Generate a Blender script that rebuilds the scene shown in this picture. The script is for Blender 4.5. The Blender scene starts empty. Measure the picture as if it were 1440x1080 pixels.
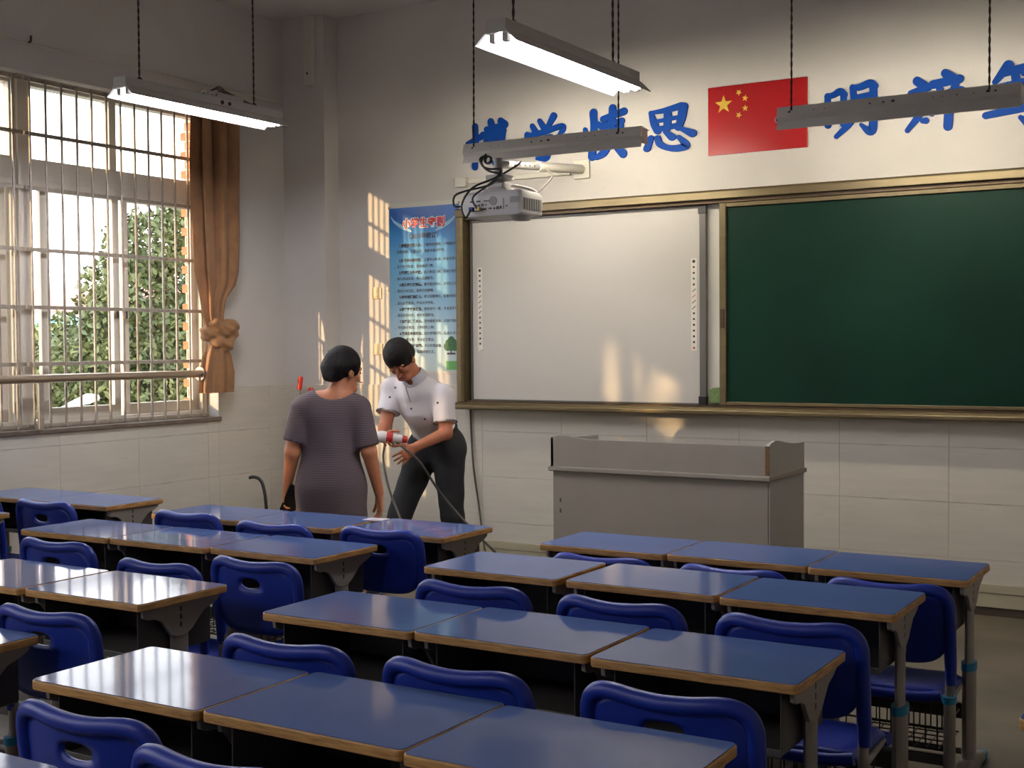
import bpy, bmesh, math, random
import numpy as np
from mathutils import Vector, Matrix

# ------------------------------------------------------------------ camera, world, sun, exposure
C = bpy.context.scene.collection
SC = bpy.context.scene
cam_d = bpy.data.cameras.new('camera')
cam = bpy.data.objects.new('camera', cam_d)
C.objects.link(cam)
F_PX = 1800.0
cam_d.sensor_fit = 'HORIZONTAL'
cam_d.sensor_width = 36.0
cam_d.lens = 36.0 * F_PX / 1440.0
cam_d.clip_start = 0.05
cam_d.clip_end = 500
yaw, pitch, roll = math.radians(31.35), math.radians(-1.75), math.radians(0.40)
fw = Vector((-math.sin(yaw) * math.cos(pitch), math.cos(yaw) * math.cos(pitch), math.sin(pitch)))
rt = Vector((math.cos(yaw), math.sin(yaw), 0))
dn = fw.cross(rt)
r2 = math.cos(roll) * rt + math.sin(roll) * dn
d2 = -math.sin(roll) * rt + math.cos(roll) * dn
m3 = Matrix((r2, -d2, -fw)).transposed()
cam.matrix_world = Matrix.Translation((0, 0, 1.6)) @ m3.to_4x4()
SC.camera = cam

SC.view_settings.view_transform = 'Standard'
SC.view_settings.look = 'None'
SC.view_settings.gamma = 1.0
SC.view_settings.use_curve_mapping = False
SC.view_settings.exposure = 0.12
SC.cycles.use_denoising = True
SC.cycles.max_bounces = 8
SC.cycles.diffuse_bounces = 5
SC.cycles.glossy_bounces = 4
SC.cycles.transparent_max_bounces = 12
SC.cycles.sample_clamp_indirect = 6.0
SC.cycles.caustics_reflective = False
SC.cycles.caustics_refractive = False

W = bpy.data.worlds.new('evening_sky')
SC.world = W
W.use_nodes = True
wn = W.node_tree
wn.nodes.clear()
w_out = wn.nodes.new('ShaderNodeOutputWorld')
w_bg = wn.nodes.new('ShaderNodeBackground')
w_tc = wn.nodes.new('ShaderNodeTexCoord')
w_sep = wn.nodes.new('ShaderNodeSeparateXYZ')
w_rmp = wn.nodes.new('ShaderNodeValToRGB')
w_rmp.color_ramp.elements[0].position = 0.0
w_rmp.color_ramp.elements[0].color = (1.0, 0.90, 0.86, 1)
w_rmp.color_ramp.elements[1].position = 0.6
w_rmp.color_ramp.elements[1].color = (0.78, 0.86, 1.0, 1)
wn.links.new(w_tc.outputs['Generated'], w_sep.inputs[0])
wn.links.new(w_sep.outputs['Z'], w_rmp.inputs[0])
wn.links.new(w_rmp.outputs[0], w_bg.inputs[0])
w_bg.inputs[1].default_value = SKY_STRENGTH = 6.5
wn.links.new(w_bg.outputs[0], w_out.inputs[0])

SUN_AZ = Vector((0.44, 1.0, 0)).normalized()       # low evening sun, travelling in through the left windows
SUN_EL = math.radians(12.5)
sun_dir = Vector((SUN_AZ.x * math.cos(SUN_EL), SUN_AZ.y * math.cos(SUN_EL), -math.sin(SUN_EL)))
sun_d = bpy.data.lights.new('sun', 'SUN')
sun_d.energy = 5.2
sun_d.color = (1.0, 0.66, 0.34)
sun_d.angle = math.radians(0.6)
sun = bpy.data.objects.new('sun', sun_d)
C.objects.link(sun)
sun.rotation_euler = sun_dir.to_track_quat('-Z', 'Y').to_euler()
sun.location = (-30, -30, 20)

TUBE_ON = 115.0          # emission of the lit fluorescent tubes
BOARD_ON = 125.0

# ------------------------------------------------------------------ helpers
def lin(c):
    def f(v):
        v = v / 255.0
        return v / 12.92 if v <= 0.04045 else ((v + 0.055) / 1.055) ** 2.4
    return (f(c[0]), f(c[1]), f(c[2]), 1.0)

MATS = {}
def mat(name, rgb, rough=0.5, metal=0.0, spec=0.5, var=0.0, vscale=6.0, bump=0.0, bscale=60.0, rvar=0.0, emit=None, estr=0.0, rgb2=None, stretch=None, sheen=0.0, coat=0.0):
    m = bpy.data.materials.new(name)
    m.use_nodes = True
    nt = m.node_tree
    b = nt.nodes['Principled BSDF']
    b.inputs['Base Color'].default_value = lin(rgb)
    b.inputs['Roughness'].default_value = rough
    b.inputs['Metallic'].default_value = metal
    b.inputs['Specular IOR Level'].default_value = spec
    if coat:
        b.inputs['Coat Weight'].default_value = coat
        b.inputs['Coat Roughness'].default_value = 0.08
    if sheen:
        b.inputs['Sheen Weight'].default_value = sheen
    if emit:
        b.inputs['Emission Color'].default_value = lin(emit)
        b.inputs['Emission Strength'].default_value = estr
    if var or bump or rvar:
        tc = nt.nodes.new('ShaderNodeTexCoord')
        mp = nt.nodes.new('ShaderNodeMapping')
        nt.links.new(tc.outputs['Object'], mp.inputs[0])
        if stretch:
            mp.inputs['Scale'].default_value = stretch
    if var or rvar:
        n = nt.nodes.new('ShaderNodeTexNoise')
        n.inputs['Scale'].default_value = vscale
        n.inputs['Detail'].default_value = 6
        nt.links.new(mp.outputs[0], n.inputs['Vector'])
    if var:
        mx = nt.nodes.new('ShaderNodeMix')
        mx.data_type = 'RGBA'
        c = lin(rgb)
        if rgb2:
            c2 = lin(rgb2)
        else:
            c2 = tuple(v * (1 - var) for v in c[:3]) + (1,)
        mx.inputs['A'].default_value = c
        mx.inputs['B'].default_value = c2
        rr = nt.nodes.new('ShaderNodeValToRGB')
        rr.color_ramp.elements[0].position = 0.35
        rr.color_ramp.elements[1].position = 0.7
        nt.links.new(n.outputs['Fac'], rr.inputs[0])
        nt.links.new(rr.outputs[0], mx.inputs['Factor'])
        nt.links.new(mx.outputs['Result'], b.inputs['Base Color'])
    if rvar:
        mr = nt.nodes.new('ShaderNodeMapRange')
        mr.inputs['To Min'].default_value = max(0.02, rough - rvar)
        mr.inputs['To Max'].default_value = rough + rvar
        nt.links.new(n.outputs['Fac'], mr.inputs[0])
        nt.links.new(mr.outputs[0], b.inputs['Roughness'])
    if bump:
        n2 = nt.nodes.new('ShaderNodeTexNoise')
        n2.inputs['Scale'].default_value = bscale
        n2.inputs['Detail'].default_value = 4
        nt.links.new(mp.outputs[0], n2.inputs['Vector'])
        bp = nt.nodes.new('ShaderNodeBump')
        bp.inputs['Strength'].default_value = bump
        bp.inputs['Distance'].default_value = 0.01
        nt.links.new(n2.outputs['Fac'], bp.inputs['Height'])
        nt.links.new(bp.outputs[0], b.inputs['Normal'])
    MATS[name] = m
    return m

class MB:
    """collects shapes, then links them as ONE mesh object"""
    def __init__(s):
        s.v = []; s.f = []; s.mi = []
    def add(s, vs, fs, mi=0):
        o = len(s.v)
        s.v += [tuple(p) for p in vs]
        s.f += [tuple(i + o for i in f) for f in fs]
        s.mi += [mi] * len(fs)
        return s
    def box(s, x0, x1, y0, y1, z0, z1, mi=0):
        vs = [(x0, y0, z0), (x1, y0, z0), (x1, y1, z0), (x0, y1, z0), (x0, y0, z1), (x1, y0, z1), (x1, y1, z1), (x0, y1, z1)]
        return s.add(vs, [(0, 3, 2, 1), (4, 5, 6, 7), (0, 1, 5, 4), (1, 2, 6, 5), (2, 3, 7, 6), (3, 0, 4, 7)], mi)
    def prism(s, poly, axis, a, b, mi=0):
        """poly: 2D points; axis 'x','y','z' is the extrusion direction. 2D axes: x->(y,z) y->(x,z) z->(x,y)"""
        def P(p, t):
            return {'x': (t, p[0], p[1]), 'y': (p[0], t, p[1]), 'z': (p[0], p[1], t)}[axis]
        n = len(poly)
        area = sum(poly[i][0] * poly[(i + 1) % n][1] - poly[(i + 1) % n][0] * poly[i][1] for i in range(n))
        pl = list(poly) if area > 0 else list(poly)[::-1]
        if axis == 'y':
            pl = pl[::-1]
        vs = [P(p, a) for p in pl] + [P(p, b) for p in pl]
        fs = [tuple(range(n))[::-1], tuple(range(n, 2 * n))]
        fs += [(i, (i + 1) % n, (i + 1) % n + n, i + n) for i in range(n)]
        return s.add(vs, fs, mi)
    def tube(s, pts, r, n=8, cap=True, mi=0, flat=None):
        pts = [Vector(p) for p in pts]
        rs = r if isinstance(r, (list, tuple)) else [r] * len(pts)
        vs = []; fs = []
        prev = None
        for i, p in enumerate(pts):
            t = (pts[min(i + 1, len(pts) - 1)] - pts[max(i - 1, 0)]).normalized()
            if prev is None:
                ref = Vector((0, 0, 1)) if abs(t.z) < 0.9 else Vector((1, 0, 0))
                u = t.cross(ref).normalized()
            else:
                u = (prev - t * prev.dot(t)).normalized()
            prev = u
            w = t.cross(u)
            for k in range(n):
                a = 2 * math.pi * k / n
                vs.append(p + (u * math.cos(a) + w * math.sin(a)) * rs[i])
        for i in range(len(pts) - 1):
            for k in range(n):
                a = i * n + k; b = i * n + (k + 1) % n
                fs.append((a, b, b + n, a + n))
        if cap:
            fs.append(tuple(range(n))[::-1])
            fs.append(tuple(range((len(pts) - 1) * n, len(pts) * n)))
        return s.add(vs, fs, mi)
    def lathe(s, prof, org=(0, 0, 0), axis='z', n=20, mi=0):
        vs = []; fs = []
        for (r, h) in prof:
            for k in range(n):
                a = 2 * math.pi * k / n
                c, q = r * math.cos(a), r * math.sin(a)
                p = {'z': (c, q, h), 'y': (c, h, -q), 'x': (h, c, q)}[axis]
                vs.append((p[0] + org[0], p[1] + org[1], p[2] + org[2]))
        m = len(prof)
        for i in range(m - 1):
            for k in range(n):
                a = i * n + k; b = i * n + (k + 1) % n
                fs.append((a, b, b + n, a + n))
        fs.append(tuple(range(n))[::-1]); fs.append(tuple(range((m - 1) * n, m * n)))
        return s.add(vs, fs, mi)
    def mesh(s, name, mats):
        me = bpy.data.meshes.new(name)
        me.from_pydata(s.v, [], s.f)
        for m in (mats if isinstance(mats, (list, tuple)) else [mats]):
            me.materials.append(m)
        if any(s.mi):
            me.polygons.foreach_set('material_index', s.mi)
        me.update()
        return me
    def build(s, name, mats, parent=None, smooth=None, bevel=0.0, loc=None, seg=2):
        me = s.mesh(name, mats)
        bm = bmesh.new(); bm.from_mesh(me)
        bmesh.ops.recalc_face_normals(bm, faces=bm.faces)
        bm.to_mesh(me); bm.free()
        o = bpy.data.objects.new(name, me)
        C.objects.link(o)
        if parent is not None:
            o.parent = parent
        if loc is not None:
            o.location = loc
        if smooth:
            smooth_by_angle(me, smooth)
        if bevel:
            b = o.modifiers.new('bevel', 'BEVEL')
            b.width = bevel; b.segments = seg; b.limit_method = 'ANGLE'; b.angle_limit = math.radians(40)
        return o

def smooth_by_angle(me, deg):
    me.polygons.foreach_set('use_smooth', [True] * len(me.polygons))
    if deg < 170:
        bm = bmesh.new(); bm.from_mesh(me)
        for e in bm.edges:
            if len(e.link_faces) == 2 and e.calc_face_angle(0) > math.radians(deg):
                e.smooth = False
        bm.to_mesh(me); bm.free()

def empty(name, loc=(0, 0, 0), rz=0.0):
    o = bpy.data.objects.new(name, None)
    o.empty_display_size = 0.1
    C.objects.link(o)
    o.location = loc; o.rotation_euler = (0, 0, rz)
    return o
def tag(o, label, cat, group=None, kind=None):
    o['label'] = label; o['category'] = cat
    if group: o['group'] = group
    if kind: o['kind'] = kind
    return o
def structure(o, label=None):
    o['kind'] = 'structure'
    if label: o['label'] = label
    return o
def copy_tree(o, parent=None):
    c = o.copy(); C.objects.link(c)
    if parent is not None: c.parent = parent
    for ch in list(o.children): copy_tree(ch, c)
    return c
def rrect(x0, x1, y0, y1, r, n=4):
    pts = []
    for cx, cy, a0 in ((x1 - r, y1 - r, 0), (x0 + r, y1 - r, 90), (x0 + r, y0 + r, 180), (x1 - r, y0 + r, 270)):
        for k in range(n + 1):
            a = math.radians(a0 + 90 * k / n)
            pts.append((cx + r * math.cos(a), cy + r * math.sin(a)))
    return pts
def bez(pts, n=10):
    """Catmull-Rom through the points"""
    P = [Vector(p) for p in pts]
    P = [P[0] * 2 - P[1]] + P + [P[-1] * 2 - P[-2]]
    out = []
    for i in range(1, len(P) - 2):
        for k in range(n):
            t = k / n
            a, b, c, d = P[i - 1], P[i], P[i + 1], P[i + 2]
            out.append(0.5 * ((2 * b) + (c - a) * t + (2 * a - 5 * b + 4 * c - d) * t * t + (3 * b - a - 3 * c + d) * t ** 3))
    out.append(P[-2])
    return out
rng = random.Random(7)

# ------------------------------------------------------------------ materials
M_wall = mat('painted_plaster', (213, 206, 199), 0.75, var=0.10, vscale=1.3, bump=0.12, bscale=45)
M_ceil = mat('ceiling_paint', (212, 207, 201), 0.8, var=0.06, vscale=1.0)
M_tile = mat('glazed_wall_tile', (206, 198, 184), 0.3, spec=0.4, var=0.10, vscale=2.5, stretch=(0.6, 0.6, 9), rvar=0.08)
M_grout = mat('tile_grout', (150, 142, 130), 0.85)
M_base = mat('baseboard_tile', (176, 166, 140), 0.4, var=0.15, vscale=3)
M_floor = mat('worn_terrazzo', (106, 96, 80), 0.45, var=0.35, vscale=1.6, rvar=0.15, bump=0.05, bscale=80)
M_upvc = mat('window_frame_plastic', (214, 204, 188), 0.4)
M_sill = mat('stone_sill', (112, 98, 86), 0.5, var=0.3, vscale=20)
M_bar = mat('painted_steel_bar', (176, 164, 148), 0.35, metal=0.3, var=0.25, vscale=30)
M_steel = mat('stainless_tube', (190, 172, 150), 0.28, metal=0.8)
M_brick = mat('orange_facing_brick', (190, 112, 72), 0.8, var=0.3, vscale=30)
M_mortar = mat('pale_mortar', (214, 196, 170), 0.9)
M_lam = mat('blue_laminate', (88, 108, 156), 0.07, spec=0.1, var=0.12, vscale=3.0, rvar=0.03, bump=0.015, bscale=14)
M_ply = mat('plywood_edge', (196, 150, 88), 0.5, var=0.45, vscale=14, stretch=(1, 1, 12), rgb2=(140, 100, 54))
M_grey = mat('grey_powdercoat', (140, 132, 122), 0.45, var=0.12, vscale=12)
M_dgrey = mat('dark_grey_powdercoat', (70, 66, 62), 0.5, var=0.15, vscale=10)
M_ring = mat('teal_blue_plastic', (24, 120, 158), 0.4)
M_chair = mat('royal_blue_plastic', (20, 44, 140), 0.42, spec=0.4, var=0.10, vscale=8, bump=0.05, bscale=160)
M_wire = mat('dark_steel_wire', (58, 52, 46), 0.4, metal=0.6)
M_black = mat('black_plastic', (18, 17, 17), 0.4)
M_cable = mat('grey_cable_rubber', (70, 66, 60), 0.5)
M_lampmetal = mat('white_enamel_lamp_metal', (196, 192, 186), 0.4, var=0.06, vscale=9)
M_rust = mat('rust_streak', (132, 74, 48), 0.8, var=0.4, vscale=40)
M_tube = mat('lit_fluorescent_tube', (255, 255, 255), 0.3, emit=(246, 246, 255), estr=TUBE_ON)
M_tubew = mat('lit_board_tube', (255, 255, 255), 0.3, emit=(255, 247, 226), estr=BOARD_ON)
M_twine = mat('twisted_hanging_wire', (66, 52, 40), 0.7, var=0.5, vscale=60)
M_gold = mat('bronze_anodised_aluminium', (106, 92, 64), 0.38, metal=0.5, var=0.18, vscale=5, stretch=(0.4, 1, 6))
M_gold2 = mat('dark_bronze_track', (74, 58, 40), 0.4, metal=0.6)
M_green = mat('green_chalkboard', (10, 44, 32), 0.5, spec=0.12, var=0.35, vscale=1.4, rvar=0.08)
M_white = mat('whiteboard_enamel', (186, 180, 172), 0.35, spec=0.4, var=0.03, vscale=1.0)
M_iwbf = mat('grey_board_frame', (96, 92, 88), 0.4, metal=0.3)
M_podium = mat('grey_podium_laminate', (140, 130, 118), 0.5, var=0.08, vscale=4)
M_podside = mat('podium_side_lightened', (158, 154, 150), 0.5, var=0.06, vscale=4)  # side colour lightened to stand in for light from the right
M_chip = mat('bare_chipboard_edge', (110, 80, 48), 0.8, var=0.4, vscale=60)
M_blue = mat('blue_acrylic_letter', (0, 62, 146), 0.6, spec=.2)
M_red = mat('red_flag_print', (166, 18, 24), 0.32)
M_yel = mat('yellow_star_print', (222, 184, 70), 0.4)
M_switch = mat('cream_switch_plastic', (216, 200, 168), 0.4)
M_pvc = mat('white_pvc_duct', (214, 208, 194), 0.4)
M_proj = mat('pale_projector_plastic', (150, 146, 144), 0.45)
M_projd = mat('grey_vent', (104, 102, 100), 0.6)
M_port = mat('dark_port', (28, 28, 30), 0.5)
M_vga = mat('blue_connector', (30, 50, 120), 0.5)
M_curt = mat('ochre_curtain_cloth', (160, 116, 78), 0.9, var=0.25, vscale=9, bump=0.25, bscale=400, sheen=0.1)

def glass_mat():
    m = bpy.data.materials.new('window_glass'); m.use_nodes = True
    nt = m.node_tree; nt.nodes.clear()
    o = nt.nodes.new('ShaderNodeOutputMaterial'); mx = nt.nodes.new('ShaderNodeMixShader')
    t = nt.nodes.new('ShaderNodeBsdfTransparent'); g = nt.nodes.new('ShaderNodeBsdfGlossy'); fr = nt.nodes.new('ShaderNodeFresnel')
    t.inputs[0].default_value = (0.93, 0.95, 0.94, 1)
    g.inputs['Roughness'].default_value = 0.02
    fr.inputs[0].default_value = 1.45
    ge = nt.nodes.new('ShaderNodeNewGeometry'); sb = nt.nodes.new('ShaderNodeMath'); sb.operation = 'SUBTRACT'; sb.inputs[0].default_value = 1.0
    mu = nt.nodes.new('ShaderNodeMath'); mu.operation = 'MULTIPLY'
    nt.links.new(ge.outputs['Backfacing'], sb.inputs[1]); nt.links.new(fr.outputs[0], mu.inputs[0]); nt.links.new(sb.outputs[0], mu.inputs[1])
    nt.links.new(mu.outputs[0], mx.inputs[0]); nt.links.new(t.outputs[0], mx.inputs[1]); nt.links.new(g.outputs[0], mx.inputs[2])
    nt.links.new(mx.outputs[0], o.inputs[0])
    return m
M_glass = glass_mat()

# ------------------------------------------------------------------ room shell
XL, XR, YF, YB, ZC = -6.72, 0.95, 7.8, -2.2, 4.12
XO = -7.015                                     # outer face of the window wall
SILL, LINT = 1.09, 3.315
OPEN = [(3.9, 6.88), (-.35, 1.55)]             # window openings along y
structure(MB().box(XO, XR + .25, YB - .25, YF + .25, -.25, 0).build('floor', M_floor), 'worn grey brown classroom floor')
structure(MB().box(XO, XR + .25, YB - .25, YF + .25, ZC, ZC + .25).build('ceiling', M_ceil), 'off-white classroom ceiling')
wf = structure(MB().box(XO, XR + .25, YF, YF + .25, 0, ZC).build('wall_front', M_wall), 'off-white front wall with tiled dado')
structure(MB().box(XR, XR + .25, YB, YF, 0, ZC).build('wall_right', M_wall))
structure(MB().box(XO, XR + .25, YB - .25, YB, 0, ZC).build('wall_back', M_wall))
b = MB()
b.box(XO, XL, YB, YF, 0, SILL - .03).box(XO, XL, YB, YF, LINT, ZC)
ys = [YB] + [v for o in sorted(OPEN) for v in o] + [YF]
for i in range(0, len(ys), 2):
    b.box(XO, XL, ys[i], ys[i + 1], SILL - .03, LINT)
wl = structure(b.build('wall_left', M_wall), 'off-white window wall with tiled dado')
pil = structure(MB().box(XL, -6.31, 7.635, YF, 0, ZC).build('trim_1', M_wall), 'plastered corner pilaster beside the window wall')

# dado tiles: each tile an object, sharing one mesh
TZ = [(1.306 - .327, 1.306), (1.306 - .654, 1.306 - .327), (1.306 - .981, 1.306 - .654), (.187, 1.306 - .981)]
tile_meshes = {}
def tile(parent, w, h, place):
    key = (round(w, 3), round(h, 3))
    if key not in tile_meshes:
        g = .0002; e = .0008; t = .012
        vs = [(g, 0, g), (w - g, 0, g), (w - g, 0, h - g), (g, 0, h - g),
              (g + e, -t, g + e), (w - g - e, -t, g + e), (w - g - e, -t, h - g - e), (g + e, -t, h - g - e)]
        fs = [(4, 5, 6, 7), (0, 1, 5, 4), (1, 2, 6, 5), (2, 3, 7, 6), (3, 0, 4, 7), (3, 2, 1, 0)]
        tile_meshes[key] = MB().add(vs, fs).mesh('tile', M_tile)
    o = bpy.data.objects.new('tile', tile_meshes[key]); C.objects.link(o)
    o.parent = parent; o.matrix_local = place
    return o
TW = .655
for (z0, z1) in TZ:
    x = -6.31
    while x < XR - .01:
        w = min(TW, XR - x)
        tile(wf, w, z1 - z0, Matrix.Translation((x, YF, z0)))
        x += w
    cutsL = sorted(set([YB + .455 + TW * i for i in range(20) if YB + .455 + TW * i < 7.6] + [YB, 7.635] + [v for o in OPEN for v in o]))
    for y, y2 in zip(cutsL, cutsL[1:]):
        zt = z1
        if any(o[0] - .01 < y and y2 < o[1] + .01 for o in OPEN):
            zt = min(z1, SILL - .03)
        if zt - z0 > .03 and y2 - y > .01:
            tile(wl, y2 - y, zt - z0, Matrix.Translation((XL, y, z0)) @ Matrix.Rotation(math.radians(90), 4, 'Z'))
    tile(pil, .41, z1 - z0, Matrix.Translation((XL, 7.635, z0)))
bf = structure(MB().box(-6.31, XR, YF - .026, YF, .135, .187).box(-6.31, XR, YF - .020, YF, .05, .1345).build('baseboard_front', M_base, bevel=.003), 'cream tiled skirting under the chalkboard wall')
MB().box(-6.31, XR, YF - .012, YF, 0, .0495).build('toe_shade', mat('skirting_gap_shade', (66, 54, 42), .8), bf)  # dark brown strip painted in for the shadow gap under the skirting
structure(MB().box(XL, XL + .022, YB, 7.635, 0, .187).build('baseboard_left', M_base, bevel=.003))

# ------------------------------------------------------------------ windows
XF0, XF1 = -6.90, -6.82           # frame depth
def add_window(name, y0, y1, ymid, sash_a, sash_b):
    """one window unit: fixed upper lights, transom, two sliding sashes"""
    r = structure(empty(name, (XF0, y0, SILL)), None)
    def part(nm, y0_, y1_, z0_, z1_, x0=XF0, x1=XF1, mt=M_upvc, par=None, bev=.004):
        o = MB().box(x0, x1, y0_, y1_, z0_, z1_).build(nm, mt, par or r, bevel=bev)
        if par is None:
            o.location = (-r.location.x, -r.location.y, -r.location.z)
        return o
    part('jamb', y0, y0 + .055, SILL, LINT); part('jamb', y1 - .055, y1, SILL, LINT)
    part('head', y0 + .055, y1 - .055, LINT - .06, LINT)
    part('bottom_rail', y0 + .055, y1 - .055, SILL, SILL + .05)
    part('transom', y0 + .055, y1 - .055, 2.665, 2.80)
    part('track', y0 + .055, y1 - .055, 2.625, 2.665, XF0 + .01, XF1 + .012)
    part('mullion', ymid - .03, ymid + .03, 2.80, LINT - .06)
    for (a, b_) in ((y0 + .055, ymid - .03), (ymid + .03, y1 - .055)):
        part('pane', a, b_, 2.80, LINT - .06, -6.862, -6.858, M_glass, bev=0)
    for (s0, s1, xo) in (sash_a + (0,), sash_b + (1,)):
        xa = XF0 + .045 - .04 * xo; xb = xa + .034
        m = MB()
        m.box(xa, xb, s0, s0 + .055, SILL + .05, 2.64).box(xa, xb, s1 - .055, s1, SILL + .05, 2.64)
        m.box(xa, xb, s0 + .055, s1 - .055, SILL + .05, SILL + .125).box(xa, xb, s0 + .055, s1 - .055, 2.60, 2.64)
        sh = m.build('sash', M_upvc, r, bevel=.003); sh.location = (-r.location.x, -r.location.y, -r.location.z)
        MB().box(xa + .015, xa + .019, s0 + .05, s1 - .05, SILL + .12, 2.605).build('pane', M_glass, sh)
        MB().box(xb, xb + .012, (s1 if xo == 0 else s0 + .055) - .04, (s1 if xo == 0 else s0 + .055) - .02, 1.80, 1.86).build('latch', M_dgrey, sh, bevel=.003)
    return r
w1 = add_window('window_1', 5.275, 6.88, 6.03, (5.43, 6.07), (6.13, 6.83))
w2 = add_window('window_2', 3.90, 5.265, 4.58, (3.97, 4.62), (4.55, 5.20))
w3 = add_window('unseen_window_3', -.35, 1.55, .85, (-.29, .88), (.82, 1.49))  # unseen rear window, added so the sun reaches the whiteboard
structure(MB().box(XF0 - .01, XF1 + .02, 5.255, 5.345, SILL, LINT).build('trim_2', M_upvc, bevel=.005), 'thick pale post between the two window units')
for i, (a, b_) in enumerate(OPEN):
    structure(MB().box(XO - .03, XL + .03, a, b_ + (.015 if i == 0 else 0), SILL - .03, SILL).build('trim_%d' % (3 + i), M_sill, bevel=.004), 'grey brown stone window sill')
# brick reveal outside the glass on the far side
mort = structure(MB().box(XO - .002, -6.91, 6.872, 6.885, SILL, LINT).build('trim_5', M_mortar), 'brick faced outer window reveal')
bmesh_ = MB().box(-.058, .058, -.01, 0, 0, .058).mesh('brick', M_brick)
k = 0; z = SILL + .005
while z < LINT - .06:
    for x in ((-6.985,) if k % 2 else (-6.94,)):
        o = bpy.data.objects.new('brick', bmesh_); C.objects.link(o); o.parent = mort; o.location = (x, 6.873, z)
    z += .07; k += 1

# security grille in front of the window
XG = -6.765
def grille(y0, y1, label, bars):
    g = tag(empty('window_grille', (XG, y0, SILL)), label, 'window grille')
    off = Vector((-XG, -y0, -SILL))
    for zz in (SILL + .02, 1.50, 1.858, 2.22, 2.605, 2.945, LINT - .035):
        MB().box(XG - .009, XG + .009, y0, y1, zz - .012, zz + .012).build('crossbar', M_bar, g, loc=off, bevel=.002)
    for yb in bars:
        MB().tube([(XG + .012, yb, SILL + .004), (XG + .012, yb, LINT - .02)], .0085, 8).build('bar', M_bar, g, smooth=40, loc=off)
    return g
grille(3.91, 5.262, 'steel window bars on the left half, cut by the photo edge', [3.99 + .1195 * i for i in range(11)])
grille(5.278, 6.835, 'steel window bars in front of the window beside the curtain', [5.31 + .1215 * i for i in range(13)])
hr = tag(empty('guard_rail', (-6.66, 3.86, 1.41)), 'thick horizontal metal guard rail across the lower window', 'rail')
MB().tube([(0, 0, 0), (0, 2.79, 0)], .027, 14).build('rail', M_steel, hr, smooth=40)
for yy in (.06, 1.42):
    MB().box(-.012, .012, yy - .018, yy + .018, -.32, -.02).build('post', M_bar, hr, bevel=.003)
MB().lathe([(.05, 0), (.05, .006), (.03, .012)], (0, 2.785, 0), 'y', 16).build('flange', M_steel, hr, smooth=40)
MB().tube([(0, 2.78, 0), (-.10, 2.95, 0)], .02, 10).build('bracket', M_rust, hr, smooth=40)

# ------------------------------------------------------------------ chalkboard, interactive board
bd = tag(empty('sliding_chalkboard', (-2.91, YF, 1.14)), 'long bronze framed sliding chalkboard with green panel on the front wall', 'chalkboard')
OB = (2.91, -YF, -1.14)
BX0, BX1, BZ0, BZ1 = -5.145, -.68, 1.14, 2.58
MB().box(BX0 + .03, BX1 - .03, 7.775, 7.797, BZ0 + .03, BZ1 - .03).build('back_panel', M_pvc, bd, loc=OB)
def frame_piece(nm, prof, axis, a, b_):
    return MB().prism(prof, axis, a, b_).build(nm, M_gold, bd, loc=OB, bevel=.004)
top = [(7.67, BZ1 - .012), (7.685, BZ1), (7.797, BZ1), (7.797, BZ1 - .06), (7.668, BZ1 - .06)]
frame_piece('top_frame', top, 'x', BX0, BX1)
bot = [(7.64, BZ0 + .008), (7.655, BZ0), (7.797, BZ0), (7.797, BZ0 + .05), (7.66, BZ0 + .05), (7.64, BZ0 + .03)]
frame_piece('bottom_frame', bot, 'x', BX0, BX1)
for x in (BX0, BX1 - .06):
    frame_piece('side_frame', [(x, 7.68), (x + .012, 7.665), (x + .048, 7.665), (x + .06, 7.68), (x + .06, 7.797), (x, 7.797)], 'z', BZ0 + .05, BZ1 - .06)
MB().box(BX0 + .06, BX1 - .06, 7.70, 7.775, BZ1 - .082, BZ1 - .06).build('top_track', M_gold2, bd, loc=OB)
MB().box(BX0 + .06, BX1 - .06, 7.70, 7.775, BZ0 + .05, BZ0 + .062).build('bottom_track', M_gold2, bd, loc=OB)
GX0, GX1, GZ0, GZ1 = -3.135, -.745, 1.205, 2.495
gp = MB().box(GX0 + .03, GX1 - .03, 7.722, 7.738, GZ0 + .02, GZ1 - .02).build('green_panel', M_green, bd, loc=OB)
for nm, bx in (('panel_stile', (GX0, GX0 + .045, GZ0, GZ1)), ('panel_stile', (GX1 - .045, GX1, GZ0, GZ1)), ('panel_rail', (GX0 + .045, GX1 - .045, GZ1 - .028, GZ1)), ('panel_rail', (GX0 + .045, GX1 - .045, GZ0, GZ0 + .022))):
    MB().box(bx[0], bx[1], 7.702, 7.742, bx[2], bx[3]).build(nm, M_gold, gp, bevel=.004)
MB().box(GX0 + .008, GX0 + .036, 7.696, 7.704, 1.70, 1.82).build('finger_pull', M_gold2, gp, bevel=.003)

iw = tag(empty('interactive_whiteboard', (-4.14, 7.77, 1.2)), 'white interactive board with icon strips inside the bronze frame', 'whiteboard')
OI = (4.14, -7.77, -1.2)
MB().box(-5.045, -3.285, 7.748, 7.765, 1.203, 2.497).build('writing_surface', M_white, iw, loc=OI)
MB().box(-5.062, -5.045, 7.738, 7.768, 1.203, 2.497).build('frame_side', M_iwbf, iw, loc=OI, bevel=.003)
MB().box(-3.285, -3.24, 7.735, 7.768, 1.203, 2.497).build('frame_side', M_iwbf, iw, loc=OI, bevel=.003)
MB().box(-5.062, -3.24, 7.738, 7.768, 2.478, 2.497).build('frame_top', M_iwbf, iw, loc=OI, bevel=.002)
MB().box(-5.062, -3.24, 7.738, 7.768, 1.203, 1.213).build('frame_bottom', M_iwbf, iw, loc=OI, bevel=.002)
for z in (1.203, 2.44):
    MB().box(-3.292, -3.235, 7.730, 7.75, z, z + .055).build('corner_cap', M_black, iw, loc=OI, bevel=.004)
M_strip = mat('pale_icon_strip', (212, 204, 190), 0.4)
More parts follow.
